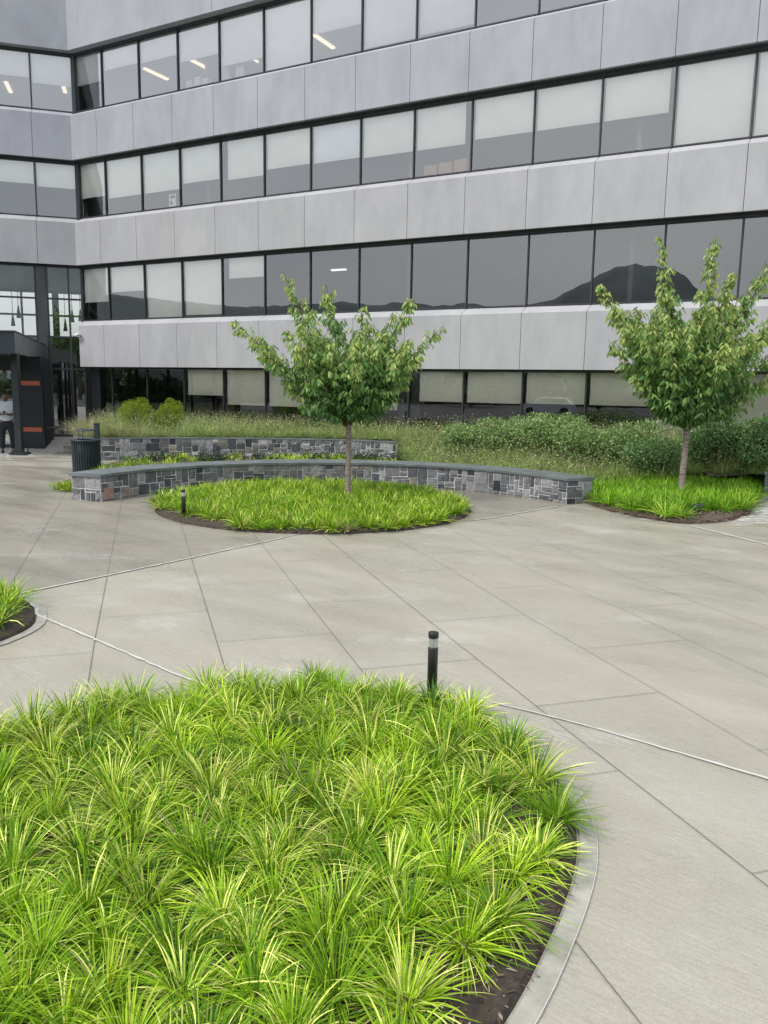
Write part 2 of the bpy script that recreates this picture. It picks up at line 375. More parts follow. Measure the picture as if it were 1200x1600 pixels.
def leafmesh(name, pos, dirs, nrm, Ln, Wd, col, mat, parent=None, fold=.25):
    n = len(pos); d = dirs/np.linalg.norm(dirs, axis=1, keepdims=True)
    s = np.cross(d, nrm); s /= np.linalg.norm(s, axis=1, keepdims=True)+1e-9; nn = np.cross(s, d)
    L_ = Ln[:, None]; W_ = Wd[:, None]/2
    sag = -nn*L_*.10
    v = [pos, pos+d*L_*.3-s*W_*.9+nn*W_*fold*1.2, pos+d*L_*.7-s*W_*.72+nn*W_*fold+sag*.4, pos+d*L_+sag, pos+d*L_*.7+s*W_*.72+nn*W_*fold+sag*.4, pos+d*L_*.3+s*W_*.9+nn*W_*fold*1.2]
    V = np.stack(v, 1).reshape(-1, 3); b0 = np.arange(n)*6
    Q = np.stack([np.stack([b0, b0+1, b0+2, b0+3], 1), np.stack([b0, b0+3, b0+4, b0+5], 1)], 1).reshape(-1, 4)
    return npmesh(name, V, Q, np.repeat(col, 2, 0), mat, False, parent)

# ------------------------------------------------------------------ ground, paving
def sheet(name, pts, z, mat, kind='structure', thick=0):
    mb = MB(); mb.poly([(x, y, z) for x, y in pts], [tuple(range(len(pts)))]); o = mb.build(name, mat); 
    tag(o, kind=kind); return o
sheet('ground', [(-1500, -1500), (1500, -1500), (1500, 1500), (-1500, 1500)], -.03, 'lawn')
sheet('parking_lot', [(-70, -60), (60, -60), (60, -6), (-11.5, -6), (-11.5, 12), (-70, 12)], -.012, 'asphalt')
def plane_grid(name, x0, x1, y0, y1, z, mat):
    return sheet(name, [(x0, y0), (x1, y0), (x1, y1), (x0, y1)], z, mat)
sheet('plaza_paving', [(-11.5, -6), (26, -6), (26, 42), (-34, 42), (-34, 19.2), (-11.5, 19.2)], 0, 'brushed_paving')
CI = (-1.20, 13.86); RI = 2.72            # round island bed
island = [(CI[0]+RI*math.cos(a), CI[1]+RI*math.sin(a)) for a in np.linspace(0, 2*math.pi, 64, endpoint=False)]
apron = [(-9.2, 1.0), (-3.62, 7.60), (-3.0, 8.5), (-2.31, 9.48), (-1.38, 10.85), (-.6, 11.9), (1.2, 12.4), (1.65, 12.78), (3.12, 14.27), (3.9, 15.0), (3.0, 17.5), (-2, 18.5), (-9, 19.6), (-11.5, 19.6), (-11.5, 1.0)]
sheet('seating_apron', apron, .004, 'damp_paving')
# saw-cut joints as thin dark strips
U = Vector((.3013, -.9535)); Vv = Vector((.9535, .3013))
def strip(mb, a, b, w, z, wob=0, n=1, seed=0, col=(1, 1, 1), ends=False):
    a = Vector(a[:2]); b = Vector(b[:2]); d = (b-a).normalized(); nn = Vector((-d.y, d.x)); rg = random.Random(seed); prev = None
    for i in range(n+1):
        t = i/n; c = a.lerp(b, t)+nn*rg.uniform(-wob, wob); ww = w/2*(1+rg.uniform(-.4, .4)*(1 if wob else 0))
        cur = [(c.x+nn.x*ww, c.y+nn.y*ww, z), (c.x-nn.x*ww, c.y-nn.y*ww, z)]
        if prev: mb.poly([prev[0], prev[1], cur[1], cur[0]], [(0, 1, 2, 3)], col)
        prev = cur
jm = MB(); jw = MB(); zj = .0065
lines = {'Z': ((-8.0, 15.2), (-4.75, 7.7), (-2.6, 2.2)), 'A': ((-6.6, 16.9), (-3.74, 7.72), (-1.9, 1.9)), 'B': ((-4.72, 14.3), (-2.35, 6.32), (-1.2, 2.6)), 'C': ((-4.03, 15.0), (-2.71, 10.76), (-1.15, 5.66)),
         'D': ((-1.86, 11.19), (-.57, 7.07), (.89, 2.39), (1.6, .2)), 'E': ((-.88, 11.18), (.56, 6.59), (1.10, 4.90), (1.54, 3.58), (2.6, .3)),
         'F': ((.07, 11.22), (.76, 9.21), (1.36, 7.19), (1.97, 5.35), (3.5, .6)), 'G': ((.95, 11.9), (1.64, 9.41), (2.33, 7.49), (2.89, 5.73), (4.3, 1.2)),
         'H': ((1.72, 12.7), (2.37, 10.27), (2.74, 9.0), (3.47, 6.96), (5.2, 1.8)), 'I': ((2.33, 13.59), (3.05, 11.4), (3.65, 9.5), (5.6, 3.4)), 'J': ((3.3, 13.9), (4.1, 11.5), (6.4, 4.2))}
for k, L_ in lines.items():
    for a, b_ in zip(L_, L_[1:]): strip(jm if k in 'ABCDE' else jw, a, b_, .0048 if k in 'ABCDE' else .0042, zj)
def lp(k, s):    # point on line k at along-coordinate s (=P.(-U))
    L_ = lines[k]; f = lambda p: -(p[0]*U.x+p[1]*U.y)
    for a, b_ in zip(L_, L_[1:]):
        if f(b_) <= s <= f(a) or (b_ is L_[-1] and s < f(b_)):
            t = (s-f(a))/(f(b_)-f(a)); return (a[0]+(b_[0]-a[0])*t, a[1]+(b_[1]-a[1])*t)
    return L_[0]
cross = {'ZA': (2.5, 4.45, 6.4, 8.3, 10.2, 12), 'AB': (4.5, 6.41, 8.23, 10.04, 11.9, 13.7), 'BC': (5.5, 7.38, 9.15, 10.91, 12.7), 'CD': (6.42, 8.36, 10.2), 'DE': (1.7, 3.6, 5.51, 7.4, 9.3), 'EF': (.8, 2.6, 4.54, 6.54, 8.45), 'FG': (1.7, 3.6, 5.51, 7.5, 9.35), 'GH': (2.7, 4.6, 6.51, 8.4, 10.28), 'HI': (3.7, 5.6, 7.55, 9.5, 11.3), 'IJ': (4.6, 6.5, 8.5, 10.38, 12.2)}
for k, ss in cross.items():
    for s in ss: strip(jm if (k, s) in (('DE', 5.51), ('EF', 4.54)) else jw, lp(k[0], s), lp(k[1], s), .0042, zj)
tag(jm.build('paving_joint', 'joint_dark'), kind='structure'); tag(jw.build('paving_joint', 'joint_worn'), kind='structure')
# white caulked expansion joints
cm = MB(); caulk_shadow = MB()
def cstrip(pts, w):
    for i, (a, b_) in enumerate(zip(pts, pts[1:])):
        n = max(2, int((Vector(b_)-Vector(a)).length/.08)); strip(cm, a, b_, w, .0098, .0045, n, i)
        strip(caulk_shadow, (a[0]+.004, a[1]-.008), (b_[0]+.004, b_[1]-.008), w*.5, .0092) if w < .014 else None  # narrow caulk gets a dark strip on one side as painted shadow
cstrip([(-3.66, 7.60), (-3.0, 8.5), (-2.31, 9.48), (-1.38, 10.85)], .026)
cstrip([(-3.12, 6.99), (-2.35, 6.32), (-1.48, 5.55), (-.9, 5.1)], .020)
cstrip([(.74, 5.14), (1.08, 4.93), (1.36, 4.74)], .012); cstrip([(1.36, 4.74), (1.67, 4.49), (1.91, 4.3)], .017); cstrip([(1.91, 4.3), (2.6, 3.75), (4, 2.8)], .023)
cstrip([(4.83, 12.43), (5.35, 10.96), (6.6, 7.2)], .045)
cstrip([(1.45, 12.62), (1.65, 12.78), (3.12, 14.27)], .035)
cstrip([(-3.62, 7.62), (-3.4, 7.42), (-3.2, 7.2), (-3.12, 6.99)], .035)
tag(cm.build('expansion_joint', 'caulk'), kind='structure'); tag(caulk_shadow.build('expansion_joint', 'joint_dark'), kind='structure')
# cross pour line in front of the entrance + stain sheets
def stain(name, pts, mat, z=.0125, core=.5):
    """centroid fan: strength 1 in the middle, fading to the rim (Col.r)"""
    cx = sum(p[0] for p in pts)/len(pts); cy = sum(p[1] for p in pts)/len(pts); me = bpy.data.meshes.new(name)
    V = [(cx, cy, z)]+[(cx+(x-cx)*core, cy+(y-cy)*core, z) for x, y in pts]+[(x, y, z) for x, y in pts]; n = len(pts)
    F = [(0, 1+i, 1+(i+1) % n) for i in range(n)]+[(1+i, 1+n+i, 1+n+(i+1) % n, 1+(i+1) % n) for i in range(n)]
    me.from_pydata(V, [], F); me.materials.append(MATS[mat]); at = me.color_attributes.new('Col', 'FLOAT_COLOR', 'POINT')
    val = [.50]+[.43]*n+[.02]*n; at.data.foreach_set('color', [q for v in val for q in (v, v, v, 1)])
    o = link(name, me); tag(o, kind='structure'); return o
stain('lime_stain', smooth_poly([(3.7, 14.3), (3.95, 13.2), (4.5, 12.35), (4.9, 12.2), (4.7, 12.6), (4.2, 13.0), (3.95, 13.9)], 1), 'lime_stain', core=.7)
stain('lime_stain', smooth_poly([(5.0, 12.0), (5.9, 12.3), (7.0, 13.4), (7.9, 15.0), (7.6, 15.9), (6.6, 14.4), (5.6, 12.9)], 1), 'lime_stain', core=.75)
stain('lime_stain', smooth_poly([(-16, 20.6), (-9.6, 20.9), (-8.7, 22.3), (-9.4, 25.0), (-10.4, 26.5), (-16, 26.5)], 1), 'lime_stain', core=.85)
stain('wet_patch', smooth_poly([(-9.6, 20.9), (-8.5, 21.4), (-8.4, 25), (-10.5, 28), (-11, 27), (-9.6, 24)], 1), 'wet_patch', core=.8, z=.0095)
sheet('entrance_threshold', [(-16, 20.45), (-7.9, 20.85), (-7.9, 20.93), (-16, 20.53)], .010, 'concrete_edge')

# ------------------------------------------------------------------ the office building
S = 1.74; kS = S/1.524
P0 = Vector((-8.90247645*kS, 25.72771907*kS, 0)); DR = Vector((0.87556093, -0.48310771, 0)); NR = Vector((0.48310771, 0.87556093, 0))
C0 = P0-DR*(.735*S); _a = RAD(196.1); DL = Vector((math.cos(_a), math.sin(_a), 0)); NL = Vector((-.2773, .9608, 0))
B0 = .4295656*kS+2.1; HF = 3.1596561*kS; PH = 1.2887746*kS; RE = .34; RISE = .20
FR = {'R': (DR, NR), 'L': (DL, NL)}
def fr(wing):
    d_, n_ = FR[wing]; return lambda s, t, z: (C0.x+d_.x*s+n_.x*t, C0.y+d_.y*s+n_.y*t, z)
bld = empty('office_building', (0, 0, 0))
tag(bld, 'grey precast concrete office block with long ribbon windows bending round the plaza', 'building')
rng = random.Random(5)
def joints(wing, smax):
    L_ = [0, .735*S]
    while L_[-1] < smax: L_.append(L_[-1]+S)
    return L_
JR = joints('R', 28); JL = joints('L', 9)
def band(wing, k):
    f = fr(wing); J = JR if wing == 'R' else JL; J = [J[0]]+J[4::4]+[J[-1]+.3] if k == 3 else J; z0 = B0+k*HF; ph = PH if k < 3 else 3.6; mb = MB(); g = .007
    prof = [(0, z0), (0, z0+ph), (RE+.02, z0+ph+RISE), (RE+.02, z0+ph-.05), (.14, z0+ph-.2), (.14, z0+.10), (.10, z0)] if k < 3 else [(0, z0), (0, z0+ph), (.3, z0+ph), (.3, z0)]
    for i, (a, b_) in enumerate(zip(J, J[1:])):
        if wing == 'L' and k == 0: break
        c = rng.uniform(.975, 1.02); col = (c*rng.uniform(.992, 1.008), c, c*rng.uniform(.99, 1.01))
        if k >= 2: col = (col[0]*.955, col[1]*.965, col[2]*1.03)
        p0 = [f((a+g if i else -.4142*t+.002), t, z) for t, z in prof]; p1 = [f(b_-g, t, z) for t, z in prof]
        mb.prism(p0, p1, col)
    if k == 0 and wing == 'L': return
    o = mb.build('wall_panel', 'precast_concrete', bld)
    e = J[-1]
    so_ = MB()
    so_.prism([f(-.4142*t, t, z) for t, z in [(.106, z0+.002), (.106, z0+.03), (RE+.05, z0+.03), (RE+.05, z0+.002)]], [f(e, t, z) for t, z in [(.106, z0+.002), (.106, z0+.03), (RE+.05, z0+.03), (RE+.05, z0+.002)]])
    so_.prism([f(-.4142*t, t, z) for t, z in [(RE-.07, z0-.07), (RE-.07, z0-.001), (RE+.04, z0-.001), (RE+.04, z0-.07)]], [f(e, t, z) for t, z in [(RE-.07, z0-.07), (RE-.07, z0-.001), (RE+.04, z0-.001), (RE+.04, z0-.07)]])
    so_.build('soffit', 'soffit_shade_metal', bld)
for k in range(4):
    for wg in 'RL': band(wg, k)
# extra left end face of the lowest band (it butts against the entrance glass)
# floors, core walls (interior)
it = MB(); ic = MB(); iw = MB()
for wg in 'RL':
    f = fr(wg); J = JR if wg == 'R' else JL; e = J[-1]; dep = 9.0
    for k in range(4):
        if wg == 'L' and k == 0: continue
        z0 = B0+k*HF; q = [(RE+.06, z0+.035), (RE+.06, z0+.05), (dep, z0+.05), (dep, z0+.035)]
        ic.prism([f(-.4142*t, t, z) for t, z in q], [f(e, t, z) for t, z in q])
        q = [(RE+.06, z0+.42), (RE+.06, z0+.5), (dep, z0+.5), (dep, z0+.42)]
        it.prism([f(-.4142*t, t, z) for t, z in q], [f(e, t, z) for t, z in q])
    if wg == 'R':
        iw.box(-3.5, e, 7.0, 7.1, B0+.1, B0+3*HF+.1, fr=f)
        gw = MB(); gw.box(-3.5, e, 5.0, 5.1, 0, B0+.02, fr=f); gw.build('interior_wall', 'black_panel', bld)
        for s in (5.2, 12.9, 19.4): iw.box(s, s+.12, RE+.8, 7.0, B0+.1, B0+3*HF, fr=f)
    else:
        iw.box(-3.5, e, 7.0, 7.1, B0+HF+.5, B0+3*HF+.1, fr=f)
    if wg == 'R': iw.box(-.34, -.24, RE+.12, 7.0, B0+.1, B0+HF, fr=f)
    iw.box(e, e+.1, RE, 7.1, 0 if wg == 'R' else B0+HF, B0+3*HF+.1, fr=f)
ic.build('ceiling', 'interior_ceiling', bld); it.build('floor_slab', 'interior_floor', bld); iw.build('interior_wall', 'interior_wall', bld)
rf = MB(); f = fr('R'); rf.box(-6, JR[-1], .3, 12, B0+3*HF+3.3, B0+3*HF+3.4, fr=f); f = fr('L'); rf.box(-6, JL[-1], .3, 12, B0+3*HF+3.31, B0+3*HF+3.41, fr=f); rf.build('roof', 'asphalt', bld)  # unseen roof over both wings, added to block light from above
gfl = MB(); f = fr('R'); gfl.box(-1, JR[-1], RE+.2, 9, .02, .3, fr=f); gfl.build('floor_slab', 'interior_floor', bld)

# windows: shared meshes by width, height, glass
_wm = {}
def win_meshes(wd, h, ground=False, glass='window_glass'):
    key = (round(wd, 3), round(h, 3), ground, glass)
    if key in _wm: return _wm[key]
    mb = MB(); fin0 = RE-.045
    mb.box(-.017, .017, fin0, RE+.02, 0, h)                    # projecting mullion fin on the left joint
    mb.box(-.026, .026, RE-.012, RE+.05, 0, h)
    mb.box(.026, wd-.026, RE-.02, RE+.045, 0, .035); mb.box(.026, wd-.026, RE-.02, RE+.045, h-.03, h)
    fm = mb.mesh('window', 'mullion_metal')
    g = MB(); y = RE+.005; g.poly([(.026, y, .035), (wd-.026, y, .035), (wd-.026, y, h-.03), (.026, y, h-.03)], [(0, 1, 2, 3)])
    gm = g.mesh('pane', glass); _wm[key] = (fm, gm); return fm, gm
_bm = {}
def blind_mesh(wd, drop, mat, x0=.06, x1=.06):
    key = (round(wd, 3), round(drop, 2), mat, x0, x1)
    if key not in _bm:
        mb = MB(); a, b_ = x0, wd-x1; n = 8
        pr = [(RE+.075+.006*math.sin(q*1.3+drop*9), -drop*q/n) for q in range(n+1)]
        V = []; 
        for t, z in pr: V += [(a, t, z), (b_, t, z)]
        F = [(2*q, 2*q+1, 2*q+3, 2*q+2) for q in range(n)]
        mb.poly(V, F, smooth=True); mb.box(a, b_, RE+.065, RE+.09, -drop-.025, -drop); _bm[key] = mb.mesh('blind', mat)
    return _bm[key]
def add_window(wing, i, k, blind=None, glass='window_glass', bmat='blind_fabric', x0=.06, x1=.06):
    """wing R: window i lies between joints i and i+1; k=-1 is ground floor"""
    J = JR if wing == 'R' else JL; a, b_ = J[i], J[i+1]
    z0, z1 = (.35, B0-.005) if k < 0 else (B0+k*HF+PH+RISE, B0+(k+1)*HF-.07)
    h = z1-z0; wd = b_-a
    if i == 0: a0 = -.4142*RE; wd = b_-a0
    else: a0 = a
    d_, n_ = FR[wing]
    if wing == 'R': o = C0+DR*a0; ang = math.atan2(DR.y, DR.x)
    else: o = C0+DL*(a0+wd); ang = math.atan2(-DL.y, -DL.x)      # local x runs towards the corner
    fm, gm = win_meshes(wd, h, k < 0, glass)
    W = link('window', fm, bld, (o.x, o.y, z0), ang)
    link('pane', gm, W)
    if blind:
        bo = link('blind', blind_mesh(wd, h*blind, bmat, x0, x1), W); bo.location = (0, 0, h-.02)
    return W
nR = len(JR)-1
drop0 = {0: .62, 1: .45, 2: .95, 3: .93, 4: .33}
drop1 = {0: .6, 1: .66, 2: .66, 3: .58, 4: .62, 5: .54, 6: .55, 7: .57, 8: .57, 9: .53, 10: .53, 11: .53, 12: .98, 13: .98}
drop2 = {0: .5, 1: .34, 2: .36, 3: .5, 4: .72, 5: .97, 6: .55, 7: .92, 8: .9, 9: .55, 10: .5, 11: .5}
dropg = {3: .39, 4: .52, 5: .52, 6: .52, 7: .52, 8: .39, 9: .39, 10: .38, 11: .38, 12: .99, 13: .99, 14: .99}
for i in range(nR):
    offs = {4: (.22, .1)}.get(i, (.06, .06))
    add_window('R', i, 0, drop0.get(i), 'window_glass_middle' if i > 4 else 'window_glass', x0=offs[0], x1=offs[1])
    add_window('R', i, 1, drop1.get(i, .98 if i > 11 else .5), bmat='blind_fabric_cool' if i == 6 else 'blind_fabric', x0=.22 if i == 4 else .06, x1=.22 if i == 8 else (.14 if i in (3, 11) else .06))
    add_window('R', i, 2, drop2.get(i, .5), 'window_glass_upper')
    add_window('R', i, -1, dropg.get(i), 'window_glass', bmat='blind_fabric_warm', x1=.42 if i == 7 else .05, x0=.32 if i == 8 else .09)
for i in range(min(4, len(JL)-1)):
    add_window('L', i, 1, (.42, .38, .45, .4)[i]); add_window('L', i, 2, (.5, .42, .5, .4)[i], 'window_glass_upper')
# corner posts where the ribbon windows meet
for k in (1, 2):
    z0, z1 = B0+k*HF+PH+RISE, B0+(k+1)*HF-.07; mb = MB(); f = fr('R')
    mb.tube([f(-.4142*(RE-.02)+.02, RE-.01, z0-.05), f(-.4142*(RE-.02)+.02, RE-.01, z1+.05)], .10, 12); mb.build('corner_post', 'dark_metal', bld)
    mb = MB(); mb.box(.10, .42, RE+.5, RE+.8, z0-1, z1+.1, fr=f); mb.build('column', 'dark_metal', bld)
# ceiling lamps seen lit through the glass
lamp = MB(); lamp.box(-.6, .6, -.07, .07, -.05, 0); lme = lamp.mesh('ceiling_light', 'lamp_tube')
lw = MB(); lw.box(-.3, .3, -.06, .06, -.05, 0); lwm = lw.mesh('ceiling_light', 'lamp_white')
for wg, s, t, k, rr_ in [('R', 1.2, 3.0, 3, 1.5708), ('R', 3.3, 3.2, 3, 1.5708), ('R', 5.3, 3.2, 3, 1.5708), ('R', 8.4, 3.4, 3, 1.5708), ('R', 12.1, 3.0, 3, 1.5708), ('L', .5, 3.9, 3, 1.5708), ('L', 2.6, 4.6, 3, 1.5708)]:
    p = fr(wg)(s, t, B0+k*HF+.03); link('ceiling_light', lme, bld, p, math.atan2(FR[wg][0].y, FR[wg][0].x)+rr_)
link('ceiling_light', lwm, bld, fr('R')(8.3, 4.6, B0+1*HF+.03), math.atan2(DR.y, DR.x))

# ---- entrance curtain wall under the left wing (two storeys of glass)
fL = fr('L'); zt = B0+HF-.07
cols_s = [-.14, .32, 1.05, 1.45, 2.9, 4.4, 5.9, 7.4]; zs = [0.03, 2.45, 2.62, 3.66, 4.35, 5.02, zt]
def cwall(s0, s1, z0, z1, nm='pane'):
    g = MB(); g.poly([fL(s0, RE+.03, z0), fL(s1, RE+.03, z0), fL(s1, RE+.03, z1), fL(s0, RE+.03, z1)], [(0, 1, 2, 3)]); return g.build(nm, 'entrance_glass', ent)
ent = empty('entrance_front', (0, 0, 0)); ent.parent = bld
for s in cols_s:
    mb = MB(); mb.box(s-.03, s+.03, RE-.05, RE+.09, .0, zt, fr=fL); mb.build('mullion', 'mullion_metal', ent)
mb = MB(); mb.box(1.10, 1.40, RE-.12, RE+.2, 0, zt, fr=fL); mb.build('column', 'fascia_metal', ent)
for z in (.06, 2.50, 3.66, 5.02):
    mb = MB(); mb.box(-.17, 8.9, RE-.03, RE+.08, z-.03, z+.03, fr=fL); mb.build('transom', 'mullion_metal', ent)
cwall(-.17, 1.10, .09, 2.47); cwall(-.17, 1.10, 2.53, 3.63); cwall(-.17, 1.10, 3.69, 4.99); cwall(-.17, 1.10, 5.05, zt)
cwall(1.40, 8.9, .09, 2.47); cwall(1.40, 8.9, 2.53, 3.63); cwall(1.40, 8.9, 3.69, 4.99); cwall(1.40, 8.9, 5.05, zt)
# lobby behind: dark side walls, far wall with a tall window strip open to the sky
lb = MB(); D = 9.0
lb.box(-4, 12, D, D+.2, 0, 4.1, fr=fL); lb.box(-4, 12, D, D+.2, 6.05, B0+HF+.5, fr=fL)
for s in (-1.8, 1.55, 4.7, 8): lb.box(s, s+.28, D, D+.2, 4.1, 6.05, fr=fL)
lb.box(-4, 12, D+.05, D+.15, 5.0, 5.09, fr=fL)
for s in (-.2, 3.1, 6.3): lb.box(s, s+.09, D+.05, D+.15, 4.1, 6.05, fr=fL)
lb.build('lobby_wall', 'black_panel', bld)
lf = MB(); lf.box(-3, 12, RE+.1, D, .0, .05, fr=fL); lf.build('lobby_floor', 'interior_floor', bld)
lc = MB(); lc.box(-3, 12, RE+.1, D, zt+.02, zt+.08, fr=fL); lc.build('ceiling', 'interior_floor', bld)
sw = MB(); sw.box(-.6, -.45, RE+.6, D, 0, 4.0, fr=fL); sw.build('lobby_wall', 'black_panel', bld)
pm = MB(); pm.tube([(0, 0, 0), (0, 0, -1.35)], .012, 6); pm.lathe([(.02, -1.3), (.05, -1.5), (.09, -1.8), (0, -1.8)], 10)
pme = pm.mesh('pendant_lamp', 'dark_metal')
for s, t, dz in [(.55, 4.0, .1), (.95, 5.3, -.2), (.35, 5.5, .25), (2.6, 4.2, .2), (3.0, 5.4, -.05), (3.9, 4.9, .05)]:
    link('pendant_lamp', pme, bld, fL(s, t, zt+.02+dz))
# end wall closing lowest band beside the entrance glass
ew = MB(); f = fr('R'); ew.box(-.42, -.02, .50, .62, 0, B0+HF-.1, fr=f); ew.build('corner_mullion', 'dark_metal', bld)
# ground-floor dark piers between some windows
for s in (JR[7]+1.36, JR[8]+.03): 
    mb = MB(); mb.box(s, s+.30, RE+.08, RE+.35, .3, B0, fr=f); mb.build('column', 'dark_metal', bld)
mb = MB(); mb.box(.28, .75, RE-.12, RE+.25, 0, B0-.01, fr=f); mb.build('column', 'black_panel', bld)
bs = MB(); bs.box(-.1, JR[-1], RE-.03, RE+.15, 0, .35, fr=f); bs.build('base_wall', 'dark_metal', bld)

# ---- entrance vestibule and canopy (one thing: entrance canopy with black portal)
can = empty('entrance_canopy', (-11, 24, 0)); tag(can, 'dark metal entrance canopy on a post with glazed vestibule beneath', 'canopy')
def cpart(mb, nm, mat, par=None): 
    o = mb.build(nm, mat, par if par else can); 
    if not par: o.location = (11, -24, 0)
    return o
def P2(u, v, z):    # photo pixel at height z -> world xy (used for layout only)
    q = fw+rt*((u-600)/FPX)-up*((v-800)/FPX); t = (z-CH)/q.z; return (q.x*t, q.y*t)
fc = Vector((-9.72, 21.35)); back = Vector((-12.35, 29.6)); sdv = (back-fc); lft = Vector((-6.5, .4))
def cfr(a, b_, z): p = fc+sdv*b_+lft*a; return (p.x, p.y, z)
mb = MB(); mb.box(.03, 1, .012, 1, 2.80, 2.95, fr=cfr); mb.box(.02, 1, .008, 1, 2.97, 3.26, fr=cfr); cpart(mb, 'roof', 'canopy_metal')
mb = MB(); mb.box(0, 1, 0, .008, 2.76, 3.32, fr=cfr); cpart(mb, 'fascia', 'canopy_metal')
mb = MB(); 
for i in range(5): mb.box(0, .02, .008+.1985*i, .008+.1985*(i+1)-.002, 2.77, 3.31, fr=cfr)
cpart(mb, 'fascia', 'fascia_metal')
mb = MB(); mb.box(-.005, 1, -.005, 1, 3.32, 3.35, fr=cfr); cpart(mb, 'trim', 'mullion_metal')
px_, py_ = -10.24, 22.45
mb = MB(); mb.box(px_-.09, px_+.09, py_-.09, py_+.09, .05, 2.80); cpart(mb, 'post', 'dark_metal')
mb = MB(); mb.box(px_-.22, px_+.22, py_-.2, py_+.2, .017, .075)
for sx_ in (-.16, .16):
    for sy_ in (-.14, .14): mb.tube([(px_+sx_, py_+sy_, .07), (px_+sx_, py_+sy_, .16)], .018, 6)
cpart(mb, 'base_plate', 'dark_metal')
vx = Vector((-10.42, 24.55)); vb = Vector((-11.75, 28.4))
def vfr(a, b_, z): d1 = (vb-vx); p = vx+d1*b_+Vector((-1, .06))*a; return (p.x, p.y, z)
mb = MB(); mb.box(0, .74, 0, .05, 0.0, 2.78, fr=vfr); cpart(mb, 'portal_panel', 'black_panel')
for z0 in (.52, 1.92): mb = MB(); mb.box(.07, .68, -.002, -.0005, z0, z0+.13, fr=vfr); cpart(mb, 'stripe', 'orange_tape')
for b_ in (.05, .25, .46, .68, .97): mb = MB(); mb.box(-.02, .08, b_, b_+.018, 0, 2.79, fr=vfr); cpart(mb, 'mullion', 'dark_metal')
mb = MB(); mb.poly([vfr(.03, .07, .05), vfr(.03, .97, .05), vfr(.03, .97, 2.77), vfr(.03, .07, 2.77)], [(0, 1, 2, 3)]); cpart(mb, 'side_glass', 'entrance_glass')
mb = MB(); mb.box(.74, 5, .03, .06, 2.35, 2.79, fr=vfr); mb.box(.74, 5, .03, .06, .0, .1, fr=vfr); mb.box(1.75, 1.83, .03, .06, .1, 2.35, fr=vfr); cpart(mb, 'door_frame', 'dark_metal')
mb = MB(); mb.poly([vfr(.74, .04, .1), vfr(1.75, .04, .1), vfr(1.75, .04, 2.35), vfr(.74, .04, 2.35)], [(0, 1, 2, 3)])
mb.poly([vfr(1.83, .04, .1), vfr(5, .04, .1), vfr(5, .04, 2.35), vfr(1.83, .04, 2.35)], [(0, 1, 2, 3)]); cpart(mb, 'door_glass', 'entrance_glass')

# security camera on the lowest band's left end
sc_ = empty('security_camera', fr('R')(.06, 0, B0+1.14)); sc_.rotation_euler = (0, 0, math.atan2(DR.y, DR.x)); tag(sc_, 'small white bullet security camera on the left end of the lowest concrete band', 'camera')
mb = MB(); mb.tube([(0, 0, 0), (0, -.12, 0)], .022, 8); mb.lathe([(0, -.0), (.06, 0), (.06, .0)], 8); mb.build('bracket', 'white_paint', sc_)
mb = MB(); mb.tube([(-.10, -.15, -.03), (.12, -.13, .03)], .055, 12); mb.build('housing', 'white_paint', sc_)
mb = MB(); mb.tube([(-.145, -.155, -.045), (-.10, -.15, -.03)], .045, 10); mb.build('lens', 'lens_housing', sc_)

# things standing inside windows
z1s = B0+HF+PH+RISE
f = fr('R')
pp = MB(); pp.box(-.16, .16, -.004, .004, 0, .40); pp.box(-.11, .11, -.006, -.0045, .26, .36, mi=1); pp.box(-.11, .0, -.006, -.0045, .06, .18, mi=1)
o = pp.build('window_notice', ['paper', 'mullion_metal'], None, f(JR[2]+1.32, RE+.06, z1s+.06), math.atan2(DR.y, DR.x)); tag(o, 'white framed paper notice standing in a lower corner of a window', 'notice')
for q in range(3):
    mb = MB(); mb.box(-.19, .19, -.12, .12, 0, .36+.03*q); mb.box(-.195, .195, -.125, .125, .33+.03*q, .38+.03*q); mb.box(-.05, .05, -.127, -.121, .12, .16)
    o = mb.build('storage_box', 'cardboard', None, f(JR[8]+.42+.46*q, RE+.32, z1s-.02), math.atan2(DR.y, DR.x))
    tag(o, ('leftmost', 'middle', 'rightmost')[q]+' of three orange-brown boxes behind the window glass', 'box', 'brown boxes on the window sill')
z2s = B0+2*HF+PH+RISE
for q, (s, hh) in enumerate([(JR[3]+.25, .38), (JR[3]+.6, .44), (JR[3]+.95, .34), (JR[4]+.02, 1.1), (JR[4]+.62, .55)]):
    wd_ = .13 if q < 3 else .16; mb = MB(); mb.box(-wd_, wd_, -.08, .08, 0, hh); mb.box(-wd_*.5, wd_*.5, -.083, -.0805, hh*.5, hh*.75, mi=1)
    o = mb.build('file_box', ['white_paint', 'paper'], None, f(s, RE+.3, z2s-.02), math.atan2(DR.y, DR.x))
    tag(o, ['low white file box, leftmost behind the top row glass', 'second white file box from the left behind the top row glass', 'lowest white file box in the middle of the top row cluster', 'tall narrow white carton behind a mullion of the top window row', 'mid-height white carton, rightmost of the top window row cluster'][q], 'box', 'white boxes behind the top window row')

